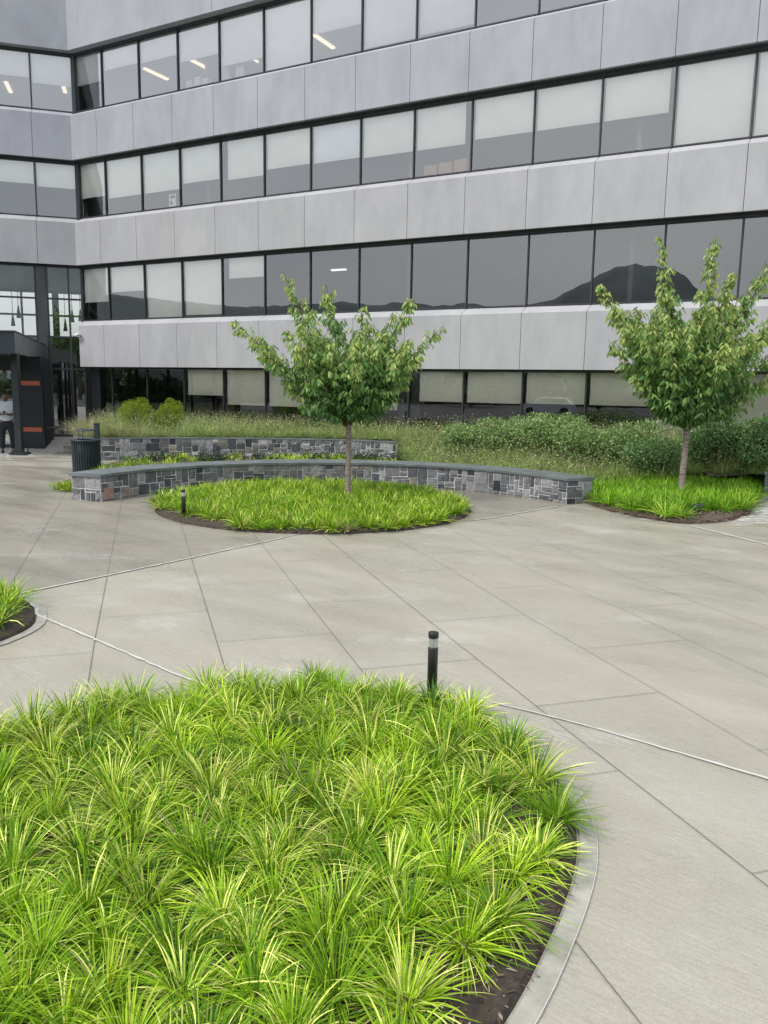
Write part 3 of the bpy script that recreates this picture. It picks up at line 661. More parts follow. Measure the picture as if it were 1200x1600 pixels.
# ------------------------------------------------------------------ stone seat walls and planter wall
srnd = random.Random(11)
def ashlar(mb, path, thickdir, length, z0, z1, unit=.055, seed=1, pal=None):
    """path(s, out, z) -> point. random ashlar: rectangles of many sizes greedily packed on a fine grid"""
    rg = random.Random(seed); unit *= .5; nc = max(3, int(length/unit)); nr = max(4, int(round((z1-z0)/unit))); uz = (z1-z0)/nr; ux = length/nc
    occ = [[False]*nc for _ in range(nr)]
    def free(r, c, w_, h_): return r+h_ <= nr and c+w_ <= nc and all(not occ[r+j][c+i] for j in range(h_) for i in range(w_))
    for r in range(nr):
        for c in range(nc):
            if occ[r][c]: continue
            best = None
            for _ in range(9):
                w_ = rg.choice((2, 3, 3, 4, 4, 5, 6)); h_ = rg.choice((1, 2, 2, 3, 3, 4)) if w_ < 5 else rg.choice((2, 3, 4))
                if r+h_ == nr-1: h_ += 1
                if free(r, c, w_, h_):
                    if c+w_ < nc and r > 0 and not free(r, c+w_, 1, 1) is False: pass
                    best = (w_, h_); break
            if not best:
                w_ = 1
                while w_ < 4 and free(r, c, w_+1, 1): w_ += 1
                h_ = 1
                while h_ < 4 and free(r, c, w_, h_+1): h_ += 1
                best = (w_, h_)
            w_, h_ = best
            if free(r, c, w_+1, h_) and not (free(r, c, w_+2, h_)): w_ += 1
            for j in range(h_):
                for i in range(w_): occ[r+j][c+i] = True
            g = rg.uniform(.005, .009); a = c*ux+g; b_ = (c+w_)*ux-g; lo = z0+r*uz+g; hi = z0+(r+h_)*uz-g
            col = rg.choice(pal); v = rg.uniform(.75, 1.3); col = tuple(q*v for q in col)
            bul = rg.uniform(.006, .026); e = .010; J = [rg.uniform(-.006, .006) for _ in range(8)]
            ring0 = [path(a+J[0], 0, lo+J[1]), path(b_+J[2], 0, lo+J[3]), path(b_+J[4], 0, hi+J[5]), path(a+J[6], 0, hi+J[7])]
            ring1 = [path(a+e+J[0], bul, lo+e+J[1]), path(b_-e+J[2], bul*rg.uniform(.5, 1.2), lo+e+J[3]), path(b_-e+J[4], bul, hi-e+J[5]), path(a+e+J[6], bul*rg.uniform(.5, 1.2), hi-e+J[7])]
            mb.poly(ring0+ring1, [(0, 1, 5, 4), (1, 2, 6, 5), (2, 3, 7, 6), (3, 0, 4, 7), (4, 5, 6, 7)], col)
STP = [(.10, .105, .112)]*4+[(.135, .138, .145)]*4+[(.065, .07, .08)]*3+[(.20, .20, .205)]*2+[(.20, .175, .145)]+[(.17, .15, .145)]+[(.26, .255, .245)]+[(.03, .035, .045)]
def polypath(pts):
    P = [Vector(p) for p in pts]; cum = [0]
    for a, b_ in zip(P, P[1:]): cum.append(cum[-1]+(b_-a).length)
    def path(s, o, z):
        s = min(max(s, 0), cum[-1]-1e-6); i = max(j for j in range(len(P)-1) if cum[j] <= s)
        d_ = (P[i+1]-P[i]).normalized(); p = P[i]+d_*(s-cum[i]); nn = Vector((d_.y, -d_.x)); return (p.x+nn.x*o, p.y+nn.y*o, z)
    return path, cum[-1]
def seat_wall(name, cen, r, th, a0, a1, zt, label, seed, capT=.055, over=.035, nslab=6, warm=True):
    root = empty(name, (cen[0], cen[1], 0)); tag(root, label, 'stone bench')
    zc = zt-capT; aa = np.linspace(a0, a1, 72)
    front = [(r*math.cos(a), r*math.sin(a)) for a in aa]; bk = [((r+th)*math.cos(a), (r+th)*math.sin(a)) for a in aa]
    core = MB()
    n = len(aa); V = [(x, y, 0) for x, y in front]+[(x, y, 0) for x, y in bk]+[(x, y, zc) for x, y in front]+[(x, y, zc) for x, y in bk]
    F = []
    for i in range(n-1): F += [(i, i+1, 2*n+i+1, 2*n+i), (n+i+1, n+i, 3*n+i, 3*n+i+1), (2*n+i, 2*n+i+1, 3*n+i+1, 3*n+i)]
    F += [(0, n, 3*n, 2*n), (n-1, 2*n-1, 4*n-1, 3*n-1)]
    core.poly(V, F); core.build('wall_core', 'mortar', root)
    st = MB()
    loop = [front[0]]+front[1:]; 
    # a0>a1: walking front from left to right, outward (towards plaza) normal is (d.y,-d.x)
    pth, Ln = polypath(front if a0 > a1 else front[::-1]); ashlar(st, pth, None, Ln, .0, zc, .108, seed, STP)
    e1, l1 = polypath([bk[0], front[0]]) if a0 > a1 else polypath([bk[-1], front[-1]]); ashlar(st, e1, None, l1, .0, zc, .11, seed+1, STP)
    e2, l2 = polypath([front[-1], bk[-1]]) if a0 > a1 else polypath([front[0], bk[0]]); ashlar(st, e2, None, l2, .0, zc, .11, seed+2, STP)
    bkp, l3 = polypath(bk[::-1] if a0 > a1 else bk); ashlar(st, bkp, None, l3, .0, zc, .11, seed+3, STP)
    if warm:     # the rust-pink corner block in the photograph
        a = .06; st.poly([pth(a, .002, .02), pth(a+.24, .002, .02), pth(a+.24, .002, .25), pth(a, .002, .25), pth(a+.012, .034, .032), pth(a+.228, .034, .032), pth(a+.228, .034, .238), pth(a+.012, .034, .238)],
                [(0, 1, 5, 4), (1, 2, 6, 5), (2, 3, 7, 6), (3, 0, 4, 7), (4, 5, 6, 7)], (.30, .19, .155))
    st.build('stone_facing', 'granite_stone', root)
    cap = MB(); da = over/r*(1 if a0 > a1 else -1); A0, A1 = a0+da, a1-da
    ed = np.linspace(A0, A1, nslab+1)
    for q in range(nslab):
        g_ = .003/r*(1 if a0 > a1 else -1); s_ = np.linspace(ed[q]-g_, ed[q+1]+g_, 10); ri, ro = r-over, r+th+over; b_ = .006
        prof = [(ri, zc+b_), (ri, zt-b_), (ri+b_, zt), (ro-b_, zt), (ro, zt-b_), (ro, zc+b_), (ro-b_, zc), (ri+b_, zc)]
        V = [(p_*math.cos(a), p_*math.sin(a), z) for a in s_ for p_, z in prof]; m_ = 8; F = []
        for i in range(9):
            for j in range(m_): F.append((i*m_+j, i*m_+(j+1) % m_, (i+1)*m_+(j+1) % m_, (i+1)*m_+j))
        F += [tuple(range(m_))[::-1], tuple(range(9*m_, 10*m_))]
        cap.poly(V, F, (1, 1, 1))
    cap.build('capstone', 'bluestone', root)
    return root
seat_wall('seat_wall', (-.64, 12.30), 4.60, .62, RAD(159.8), RAD(30), .485, 'long curved stone seat wall with bluestone cap behind the round tree bed', 3, nslab=9)
seat_wall('seat_wall', (12.72, 13.85), 4.9, .62, RAD(152), RAD(100), .485, 'stone seat wall end just showing at the right edge beside the tree bed', 23, nslab=3, warm=False)

# raised planter retaining wall
w2 = [(-10.2, 27.5), (-9.3, 24.6), (-8.75, 22.6), (-8.45, 21.75), (-8.1, 21.25), (-7.6, 21.2), (-6.89, 21.46), (-5.28, 21.92), (-3.6, 22.2), (-1.84, 22.25), (-.6, 22.05), (.3, 21.6)]
w2s = [Vector(p) for p in w2]
for _ in range(2):
    q = [w2s[0]]
    for a, b_ in zip(w2s, w2s[1:]): q += [a*.75+b_*.25, a*.25+b_*.75]
    q.append(w2s[-1]); w2s = q
pw = empty('planter_wall', (0, 0, 0)); tag(pw, 'low dry-looking grey stone retaining wall holding up the meadow grass', 'retaining wall')
core = MB(); zt2 = .60; th2 = .42; n = len(w2s)
nr = []
for i in range(n):
    d_ = (w2s[min(i+1, n-1)]-w2s[max(i-1, 0)]).normalized(); nr.append(Vector((-d_.y, d_.x)))
inn = [w2s[i]+nr[i]*th2 for i in range(n)]
V = [(p.x, p.y, 0) for p in w2s]+[(p.x, p.y, 0) for p in inn]+[(p.x, p.y, zt2-.03) for p in w2s]+[(p.x, p.y, zt2-.03) for p in inn]; F = []
for i in range(n-1): F += [(i, i+1, 2*n+i+1, 2*n+i), (n+i+1, n+i, 3*n+i, 3*n+i+1), (2*n+i, 2*n+i+1, 3*n+i+1, 3*n+i)]
F += [(0, n, 3*n, 2*n), (n-1, 2*n-1, 4*n-1, 3*n-1)]
core.poly(V, F); core.build('wall_core', 'mortar', pw)
st = MB(); pth, Ln = polypath([tuple(p) for p in w2s]); ashlar(st, pth, None, Ln, 0, zt2-.02, .12, 77, STP); st.build('stone_facing', 'granite_stone', pw)
cp_ = MB()
Lc = 0
for i in range(n-1):
    a, b_ = w2s[i]-nr[i]*.02, w2s[i+1]-nr[i+1]*.02; c, d_ = inn[i], inn[i+1]
    cp_.hexa([(a.x, a.y, zt2-.028), (b_.x, b_.y, zt2-.028), (d_.x, d_.y, zt2-.028), (c.x, c.y, zt2-.028), (a.x, a.y, zt2), (b_.x, b_.y, zt2), (d_.x, d_.y, zt2), (c.x, c.y, zt2)])
cp_.build('coping', 'bluestone', pw)

# ------------------------------------------------------------------ planting beds (soil)
def bed(name, pts, z, mat, edge=True, zo=0, ew=.075):
    mb = MB(); inner = offset_poly(pts, -.25); n = len(pts)
    V = [(x, y, -.02 if edge else zo) for x, y in pts]+[(x, y, z*.6) for x, y in offset_poly(pts, -.03)]+[(x, y, z) for x, y in inner]
    F = [(i, (i+1) % n, n+(i+1) % n, n+i) for i in range(n)]+[(n+i, n+(i+1) % n, 2*n+(i+1) % n, 2*n+i) for i in range(n)]+[tuple(range(2*n, 3*n))]
    mb.poly(V, F); o = mb.build(name, mat); tag(o, kind='structure')
    return o
big = smooth_poly([(-3.4, 3.0), (-2.75, 3.95), (-2.32, 4.60), (-1.84, 4.87), (-1.4, 5.1), (-.83, 5.33), (-.33, 5.42), (.23, 5.27), (.65, 4.93), (.9, 4.38), (.99, 3.95), (.975, 3.6), (.9, 3.28), (.74, 2.91), (.46, 2.38), (.1, 1.9), (-.5, 1.5), (-1.8, 1.25), (-3.2, 1.6)], 2)[::-1]
bed('planting_soil', big, .045, 'soil'); bed('planting_soil', island, .06, 'soil')
small = smooth_poly([(-3.10, 6.98), (-3.0, 6.72), (-3.0, 6.45), (-3.1, 6.1), (-3.5, 5.6), (-4.3, 5.4), (-5.0, 5.9), (-5.1, 6.8), (-4.7, 7.4), (-4.1, 7.65), (-3.6, 7.6), (-3.3, 7.35)], 2)
bed('planting_soil', small, .05, 'soil')
right = smooth_poly([(3.75, 15.0), (3.8, 14.3), (4.05, 13.4), (4.5, 12.75), (4.9, 12.62), (5.35, 12.75), (5.9, 13.2), (6.5, 14.0), (7.1, 15.1), (7.6, 16.1), (7.4, 17.2), (5, 17.2), (3.9, 16.6)], 2)
bed('planting_soil', right, .09, 'mulch')
# smooth trowelled concrete margins around beds
def margin(pts, w_, z):
    mb = MB(); o_ = offset_poly(pts, w_); n = len(pts); V = [(x, y, z) for x, y in pts]+[(x, y, z) for x, y in o_]
    mb.poly(V, [(i, (i+1) % n, n+(i+1) % n, n+i) for i in range(n)]); tag(mb.build('concrete_margin', 'concrete_edge'), kind='structure')
margin(big, .075, .0085); margin(small, .08, .0085)
mm = MB(); ob = offset_poly(big, .076); oc = offset_poly(big, .0795); n = len(big); mm.poly([(x, y, .0112) for x, y in ob]+[(x, y, .0112) for x, y in oc], [(i, (i+1) % n, n+(i+1) % n, n+i) for i in range(n)]); tag(mm.build('paving_joint', 'caulk'), kind='structure')
# raised meadow terrain behind the walls, rising to the facade
FY = lambda x: P0.y+.34-.5518*(x-P0.x)          # facade line y(x)
def in_terr(x, y): return True
def terr_z(x, y):
    d = FY(x)-y                                  # depth in front of the facade
    back = .60 if x < -.5 else .60+.22*min(1, (x+.5)/4)
    if x < .1: return back
    k = min(1, max(0, (x-.1)/.6)); t = min(1, max(0, (d-.8)/4.0)); lo = .12
    return back*(1-k)+(back*(1-t)+lo*t)*k
terr = [tuple(p) for p in [q+nr_*.3 for q, nr_ in zip(w2s, nr)] if p.x < 1.2]+[(.45, 21.2), (.35, 20.2), (.9, 18.4), (1.6, 17.4), (2.4, 16.9), (3.3, 16.3), (3.85, 15.9), (5.0, 16.6), (6.5, 16.9), (7.9, 16.6), (12, 14.5), (14, FY(14)), (-9.4, FY(-9.4)-.6)]
xs = np.arange(-11, 14.01, .35); ys = np.arange(14, 31, .35); V = []; idx = {}; F = []
gx, gy = np.meshgrid(xs, ys, indexing='ij'); inside = in_poly(np.stack([gx.ravel(), gy.ravel()], 1), terr).reshape(gx.shape)
# ensure boundary cells included: grow by one
for i in range(len(xs)-1):
    for j in range(len(ys)-1):
        if inside[i:i+2, j:j+2].sum() >= 3:
            q = []
            for a, b_ in ((i, j), (i+1, j), (i+1, j+1), (i, j+1)):
                if (a, b_) not in idx: idx[(a, b_)] = len(V); V.append((xs[a], ys[b_], terr_z(xs[a], ys[b_])-.02+.03*math.sin(a*1.7)*math.cos(b_*1.3)))
                q.append(idx[(a, b_)])
            F.append(q)
mb = MB(); mb.poly(V, F, smooth=True); tag(mb.build('meadow_bank', 'meadow_soil'), kind='structure')
sheet('planting_soil', [(-1, 18), (2.4, 17), (3.8, 16.2), (4.2, 16.8), (7.3, 16.4), (8.2, 17.4), (14, 15.4), (14, FY(14)), (-8.5, FY(-8.5)), (-8, 22.2), (-3, 22.6), (.2, 22), (.2, 20)], .03, 'meadow_soil')
low = smooth_poly([(-6.7, 15.6), (-5.0, 16.3), (-3.2, 17.5), (-1, 18.0), (1.0, 17.6), (2.2, 16.9), (1.5, 20.0), (-.5, 21.9), (-3.6, 22.2), (-6.9, 21.4), (-6.9, 19), (-6.3, 17.2)], 1)
bed('planting_soil', low, .12, 'meadow_soil', edge=False)

# ------------------------------------------------------------------ liriope / grasses
R_ = np.random.default_rng(7)
def tufts(poly, step, z, rng, inset=.05, jit=.3, cull=None):
    P = np.array(poly); x0, y0 = P.min(0); x1, y1 = P.max(0); pts = []
    yy = y0; r = 0
    while yy < y1:
        xx = np.arange(x0+(step/2 if r % 2 else 0), x1, step); pts.append(np.stack([xx, np.full(len(xx), yy)], 1)); yy += step*.866; r += 1
    Q = np.concatenate(pts); Q += rng.uniform(-jit, jit, Q.shape)*step
    Q = Q[in_poly(Q, poly) & (edge_dist(Q, poly) > inset)]
    if cull is not None: Q = Q[cull(Q)]
    zz = z(Q) if callable(z) else np.full(len(Q), z)
    return np.column_stack([Q, zz])
LIR = [((.125, .27, .008), .29), ((.24, .42, .010), .28), ((.42, .58, .03), .17), ((.74, .78, .20), .13), ((.05, .14, .008), .12), ((.42, .36, .19), .008)]
def visb(Q): return (Q[:, 1] > 1.9) & (np.abs(Q[:, 0]) < Q[:, 1]*.62+.9)
tb = tufts(big, .258, .04, R_, .035, .22, lambda Q: visb(Q) & ((Q[:, 0] < .35) | (edge_dist(Q, big) > .085)))
tv = R_.uniform(.78, 1.18, len(tb)); 
o = blades('ornamental_grass', tb, 240, R_, L=(.125, .315), W=(.0032, .0074), spread=.05, lean=(5, 82), droop=(35, 105), pal=LIR, tuftvar=tv)
tag(o, 'lush lime-green arching grass filling the large bed in the foreground', 'grass', kind='stuff')
def rm(Q): # mulch shows bare at the left front rim of the island
    return ~((Q[:, 0] < -2.2) & (edge_dist(Q, island) < .32) & (Q[:, 1] < 12.9)) & ~((edge_dist(Q, island) < .14) & (Q[:, 0] > 1.0))
ti = tufts(island, .23, .05, R_, .03, .3, rm)
o = blades('ornamental_grass', ti, 120, R_, L=(.14, .30), W=(.006, .012), spread=.06, lean=(4, 80), droop=(20, 80), pal=LIR, K=5, tuftvar=R_.uniform(.8, 1.15, len(ti)))
tag(o, 'bright green strappy grass in the round island bed around the middle tree', 'grass', kind='stuff')
LIRD = [((.13, .31, .012), .40), ((.20, .40, .018), .30), ((.34, .54, .04), .16), ((.52, .64, .12), .05), ((.06, .16, .012), .09)]
def rr2(Q): return ~((Q[:, 1] < 13.5) & (Q[:, 0] > 4.95) & (Q[:, 0] < 6.0))
tr_ = np.concatenate([tufts(right, .25, .08, R_, .04, .3, rr2), tufts([(4.0, 16.6), (7.7, 16.5), (8.4, 17.5), (6.0, 17.7), (4.0, 17.4)], .27, .12, R_, .02, .3)])
o = blades('ornamental_grass', tr_, 105, R_, L=(.20, .42), W=(.007, .014), spread=.07, lean=(4, 74), droop=(20, 90), pal=LIRD, K=5, tuftvar=R_.uniform(.8, 1.15, len(tr_)))
tag(o, 'deep green strappy grass in the bed around the right-hand tree', 'grass', kind='stuff')
ts = tufts(small, .22, .04, R_, .12, .3)
o = blades('ornamental_grass', ts, 80, R_, L=(.2, .36), W=(.006, .011), spread=.05, lean=(4, 62), droop=(15, 85), pal=LIR, K=5)
tag(o, 'small patch of green grass in the bed cut off by the left edge', 'grass', kind='stuff')
tl = tufts(low, .30, .10, R_, .15, .3, lambda Q: (Q[:, 0] > -3.0) | (R_.uniform(0, 1, len(Q)) < .28))
o = blades('ornamental_grass', tl, 60, R_, L=(.15, .29), W=(.009, .015), spread=.08, lean=(4, 76), droop=(15, 80), pal=LIR, K=4)
tag(o, 'band of bright green grass between the seat wall and the retaining wall', 'grass', kind='stuff')
tq = np.array([[-5.95, 15.35, 0], [-6.05, 15.2, 0], [-6.1, 15.5, 0], [-5.9, 15.1, 0], [-6.25, 15.3, 0]])
o = blades('ornamental_grass', tq, 90, R_, L=(.18, .34), W=(.008, .014), spread=.09, lean=(4, 62), droop=(15, 85), pal=LIR, K=5)
tag(o, 'single yellow-green grass clump at the left end of the seat wall', 'grass', kind='stuff')
# fine meadow grass
MEA = [((.27, .37, .10), .36), ((.38, .46, .16), .26), ((.56, .57, .30), .16), ((.15, .25, .065), .22)]
tz = lambda Q: np.array([terr_z(x, y) for x, y in Q])
terrp = terr
tm = tufts(terrp, .22, tz, R_, .02, .5, lambda Q: (Q[:, 0] < 9.5) & (np.hypot(Q[:, 0]+7.4, (Q[:, 1]-23.4)*.6) > .62) & (np.hypot(Q[:, 0]+6.45, (Q[:, 1]-23.6)*.6) > .5) & (Q[:, 1] < np.array([FY(x) for x in Q[:, 0]])-.25))
dens = 62
o = blades('meadow_grass', tm, dens, R_, L=(.14, .50), W=(.004, .009), spread=.13, lean=(2, 74), droop=(10, 85), pal=MEA, K=4, tuftvar=R_.uniform(.55, 1.25, len(tm))*(1+.25*np.sin(tm[:, 0]*2.1)*np.cos(tm[:, 1]*1.7)))
tag(o, 'fine pale meadow grass on the bank below the ground floor windows', 'grass', kind='stuff')
# airy seed stems above the meadow, and seed heads
tsd = tm[R_.uniform(0, 1, len(tm)) < .55]
o = blades('seed_stalks', tsd, 9, R_, L=(.45, .72), W=(.003, .005), spread=.14, lean=(0, 28), droop=(5, 40), pal=[((.32, .30, .16), .6), ((.2, .22, .1), .4)], K=4)
tag(o, 'thin tan seed stalks rising out of the meadow grass', 'grass', kind='stuff')
n = 5200; k_ = R_.integers(0, len(tm), n); pos = tm[k_].copy(); pos[:, :2] += R_.normal(0, .16, (n, 2)); pos[:, 2] += R_.uniform(.3, .62, n)
o = leafmesh('seed_heads', pos, R_.normal(0, 1, (n, 3))+[0, 0, .8], R_.normal(0, 1, (n, 3)), R_.uniform(.02, .05, n), R_.uniform(.010, .02, n), np.array([(.48, .52, .32)])*R_.uniform(.6, 1.4, (n, 1)), 'small_leaf')
tag(o, 'tiny pale seed heads floating over the meadow grass', 'grass', kind='stuff')
n = 15000; k_ = R_.integers(0, len(tm), n); pos = tm[k_].copy(); pos[:, :2] += R_.normal(0, .13, (n, 2)); pos[:, 2] += R_.uniform(.05, .44, n)
mp_c = np.array([m[0] for m in MEA])[R_.choice(4, n, p=[.34, .26, .18, .22])]*R_.uniform(.7, 1.35, (n, 1))
o = leafmesh('meadow_foliage', pos, R_.normal(0, 1, (n, 3))+[0, 0, .4], R_.normal(0, 1, (n, 3))+[0, 0, .5], R_.uniform(.03, .085, n), R_.uniform(.012, .028, n), mp_c, 'small_leaf')
tag(o, 'fine leafy growth mixed through the meadow grass', 'meadow plants', kind='stuff')
# beige arching grass spilling over the planter's left end
tbg = np.array([[x, y, .6] for x, y in [(-8.3, 21.9), (-8.0, 21.6), (-8.5, 22.4), (-8.6, 23), (-7.6, 21.6), (-7.2, 21.7), (-8.8, 23.7), (-8.2, 22.6), (-7.9, 22.2), (-9.0, 24.4), (-6.7, 21.8), (-7.4, 22.1)]])
o = blades('feather_grass', tbg, 150, R_, L=(.5, .85), W=(.004, .007), spread=.15, lean=(10, 60), droop=(30, 95), pal=[((.52, .46, .29), .5), ((.32, .34, .15), .3), ((.19, .26, .08), .2)], K=6)
tag(o, 'straw-coloured feathery grass spilling over the left end of the retaining wall', 'grass', kind='stuff')
# dark low plants under the retaining wall
n = 2600; cxs = R_.uniform(-6.3, .6, 30); k_ = R_.integers(0, 30, n)
pos = np.stack([cxs[k_]+R_.normal(0, .16, n), 20.7+.10*cxs[k_]+R_.normal(0, .14, n), .12+np.abs(R_.normal(0, .14, n))], 1)
o = leafmesh('groundcover', pos, R_.normal(0, 1, (n, 3))+[0, 0, .5], R_.normal(0, .5, (n, 3))+[0, 0, 1], R_.uniform(.05, .10, n), R_.uniform(.02, .035, n), np.array([(.035, .05, .035)])*R_.uniform(.6, 1.6, (n, 1)), 'small_leaf')
tag(o, 'dark leafy groundcover at the foot of the retaining wall', 'groundcover', kind='stuff')
# mulch chips
n = 5200; A = []
Pm = np.array(right); 
for poly, cnt, zc, cull in ((right, 2600, .075, lambda Q: (Q[:, 1] < 13.9)), (island, 1500, .045, lambda Q: edge_dist(Q, island) < .5), (big, 3500, .05, lambda Q: (edge_dist(Q, big) < .45) & (Q[:, 1] > 1.9))):
    pp_ = np.array(poly); lo, hi = pp_.min(0), pp_.max(0); Q = R_.uniform(lo, hi, (cnt*8, 2)); Q = Q[in_poly(Q, poly)]; Q = Q[cull(Q)][:cnt]
    A.append(np.column_stack([Q, zc*np.clip(edge_dist(Q, poly)/.25, .3, 1)+.008+R_.uniform(0, .012, len(Q))]))
A = np.concatenate(A); n = len(A); far = A[:, 1] > 9
pal = np.array([(.13, .085, .06), (.22, .15, .11), (.07, .05, .035), (.38, .31, .25), (.50, .45, .39)])
o = leafmesh('mulch_chips', A, np.column_stack([R_.normal(0, 1, (n, 2)), R_.normal(0, .2, n)]), np.column_stack([R_.normal(0, .3, (n, 2)), np.ones(n)]), np.where(far, R_.uniform(.05, .11, n), R_.uniform(.015, .05, n)), np.where(far, R_.uniform(.012, .025, n), R_.uniform(.005, .014, n)), pal[R_.choice(5, n, p=[.3, .25, .2, .15, .1])], 'small_leaf')
tag(o, 'bark mulch chips along the rims of the planting beds', 'mulch', kind='stuff')
n = 60; 

# ------------------------------------------------------------------ trees
def tree(name, base, label, tips, nfill, seed, Hf=1.45, tr_r=.052, leafL=.125, hmax=3.3, reach=1.5, lean=0, per=1.65):
    rg = np.random.default_rng(seed); root = empty(name, base); tag(root, label, 'tree', 'young cherry trees on the plaza')
    tk = MB(); top = Vector((lean, 0, Hf))
    pts = [(0, 0, 0), (.0, 0, .05), (lean*.2, .005, .4), (lean*.55, -.005, .9), (lean, 0, Hf)]
    tk.tube(pts, [tr_r*1.35, tr_r*1.1, tr_r, tr_r*.93, tr_r*.98], 12); tk.build('trunk', 'cherry_bark', root)
    br = MB(); LP, LD, LC, LL = [], [], [], []
    limbs = []
    for t in tips: limbs.append((Vector(t), 1.0))
    for _ in range(nfill):
        a = rg.uniform(0, 2*np.pi); rr = reach*rg.uniform(.25, .9); z = Hf+.12+(hmax-Hf)*(rr/reach*.45+rg.uniform(.08, .50))
        limbs.append((Vector((rr*math.cos(a)*1.15, rr*math.sin(a), z+rg.uniform(0, .35))), rg.uniform(.6, .9)))
    for tip, vig in limbs:
        st = top-Vector((0, 0, rg.uniform(.0, .18))); dlt = tip-st
        mid = st+Vector((dlt.x*.40, dlt.y*.40, dlt.z*.46)); mid += Vector((rg.normal(0, .05), rg.normal(0, .05), -.03*dlt.length))
        K = 12; P = []
        for k in range(K+1):
            t = k/K; p = st*(1-t)**2+mid*2*t*(1-t)+tip*t*t; P.append(p+Vector(rg.normal(0, .008, 3))*(1 if 0 < k < K else 0))
        br.tube(P, [max(.003, .021*vig*(1-.85*k/K)) for k in range(K+1)], 6, caps=False)
        ln = dlt.length; nt = int(ln*17*per)
        for q in range(nt):
            t = rg.uniform(.10, 1.0)**.9; kk = min(K-1, int(t*K)); a, b_ = P[kk], P[kk+1]; p = a.lerp(b_, t*K-kk); ax = (b_-a).normalized()
            # side twig
            tl = (.50*(1-t)**.75+.09)*rg.uniform(.5, 1.15); od = Vector(rg.normal(0, 1, 3)); od = (od-ax*od.dot(ax)).normalized(); dr = (od*.85+ax*.75+Vector((0, 0, .12))).normalized()
            e = p+dr*tl; 
            if tl > .08: br.tube([p, p.lerp(e, .5)+Vector((0, 0, .01)), e], [.004, .003, .0015], 4, caps=False)
            nl = max(2, int(tl/.036)+rg.integers(1, 3))
            for m_ in range(nl):
                u = (m_+.6)/nl; pp = p.lerp(e, min(1, u)); side = Vector(rg.normal(0, 1, 3)); side = (side-dr*side.dot(dr)).normalized()
                ld = (dr*.35+side*.62+Vector((0, 0, -.85))).normalized()
                LP.append(pp[:]); LD.append(ld[:]); LL.append(leafL*rg.uniform(.65, 1.15))
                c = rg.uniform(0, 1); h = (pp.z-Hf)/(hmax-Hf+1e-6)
                young = (t > .75 and rg.uniform() < .65) or rg.uniform() < .09; inner_dark = t < .45 and rg.uniform() < .7  # darker leaf colour towards the limb base, paler towards the tip
                LC.append((.44, .53, .17) if young else ((.10, .22, .07) if inner_dark else ((.17, .33, .09) if c < .5 else (.26, .42, .12))))
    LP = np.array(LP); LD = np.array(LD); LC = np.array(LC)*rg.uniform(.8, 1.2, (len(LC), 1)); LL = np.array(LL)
    nr_ = np.cross(LD, rg.normal(0, 1, LD.shape)); nr_[:, 2] = np.abs(nr_[:, 2])+.6
    br.build('branches', 'bark_rough', root)
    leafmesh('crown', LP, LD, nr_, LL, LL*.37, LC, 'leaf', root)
    return len(LP)
def rel(px0, hz, sc, L_): return [((x-px0)/sc, dy, 2.1+(hz-y)/sc) for x, y, dy in L_]
t1 = rel(545, 601, 86.4, [(365, 512, .2), (405, 545, -.3), (443, 437, .1), (510, 458, -.2), (566, 488, .3), (610, 500, -.2), (640, 472, .2), (683, 518, -.1), (632, 598, .3), (455, 612, -.2), (650, 560, -.4), (470, 520, .5), (590, 545, -.6), (540, 540, .7), (500, 590, -.5), (600, 620, .3), (520, 560, -.8), (560, 580, .9)])
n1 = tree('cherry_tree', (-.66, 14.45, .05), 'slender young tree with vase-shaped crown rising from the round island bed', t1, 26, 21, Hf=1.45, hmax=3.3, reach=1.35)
t2 = rel(1066, 614, 80.5, [(922, 468, .1), (936, 500, -.3), (1010, 396, .1), (1000, 455, -.4), (1083, 400, -.2), (1128, 440, .3), (1190, 408, .1), (1215, 470, -.2), (1225, 540, .2), (1195, 590, -.3), (942, 545, .2), (975, 600, -.2), (1040, 480, .7), (1100, 500, -.8), (1150, 480, .6), (1060, 560, -.9), (1010, 560, .6), (1130, 570, .9), (1080, 620, -.5), (1160, 520, -.7), (1050, 520, 0), (1110, 470, 0)])
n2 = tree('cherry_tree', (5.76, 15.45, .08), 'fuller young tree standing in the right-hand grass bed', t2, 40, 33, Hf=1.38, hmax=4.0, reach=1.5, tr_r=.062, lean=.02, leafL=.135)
print('leaves', n1, n2)

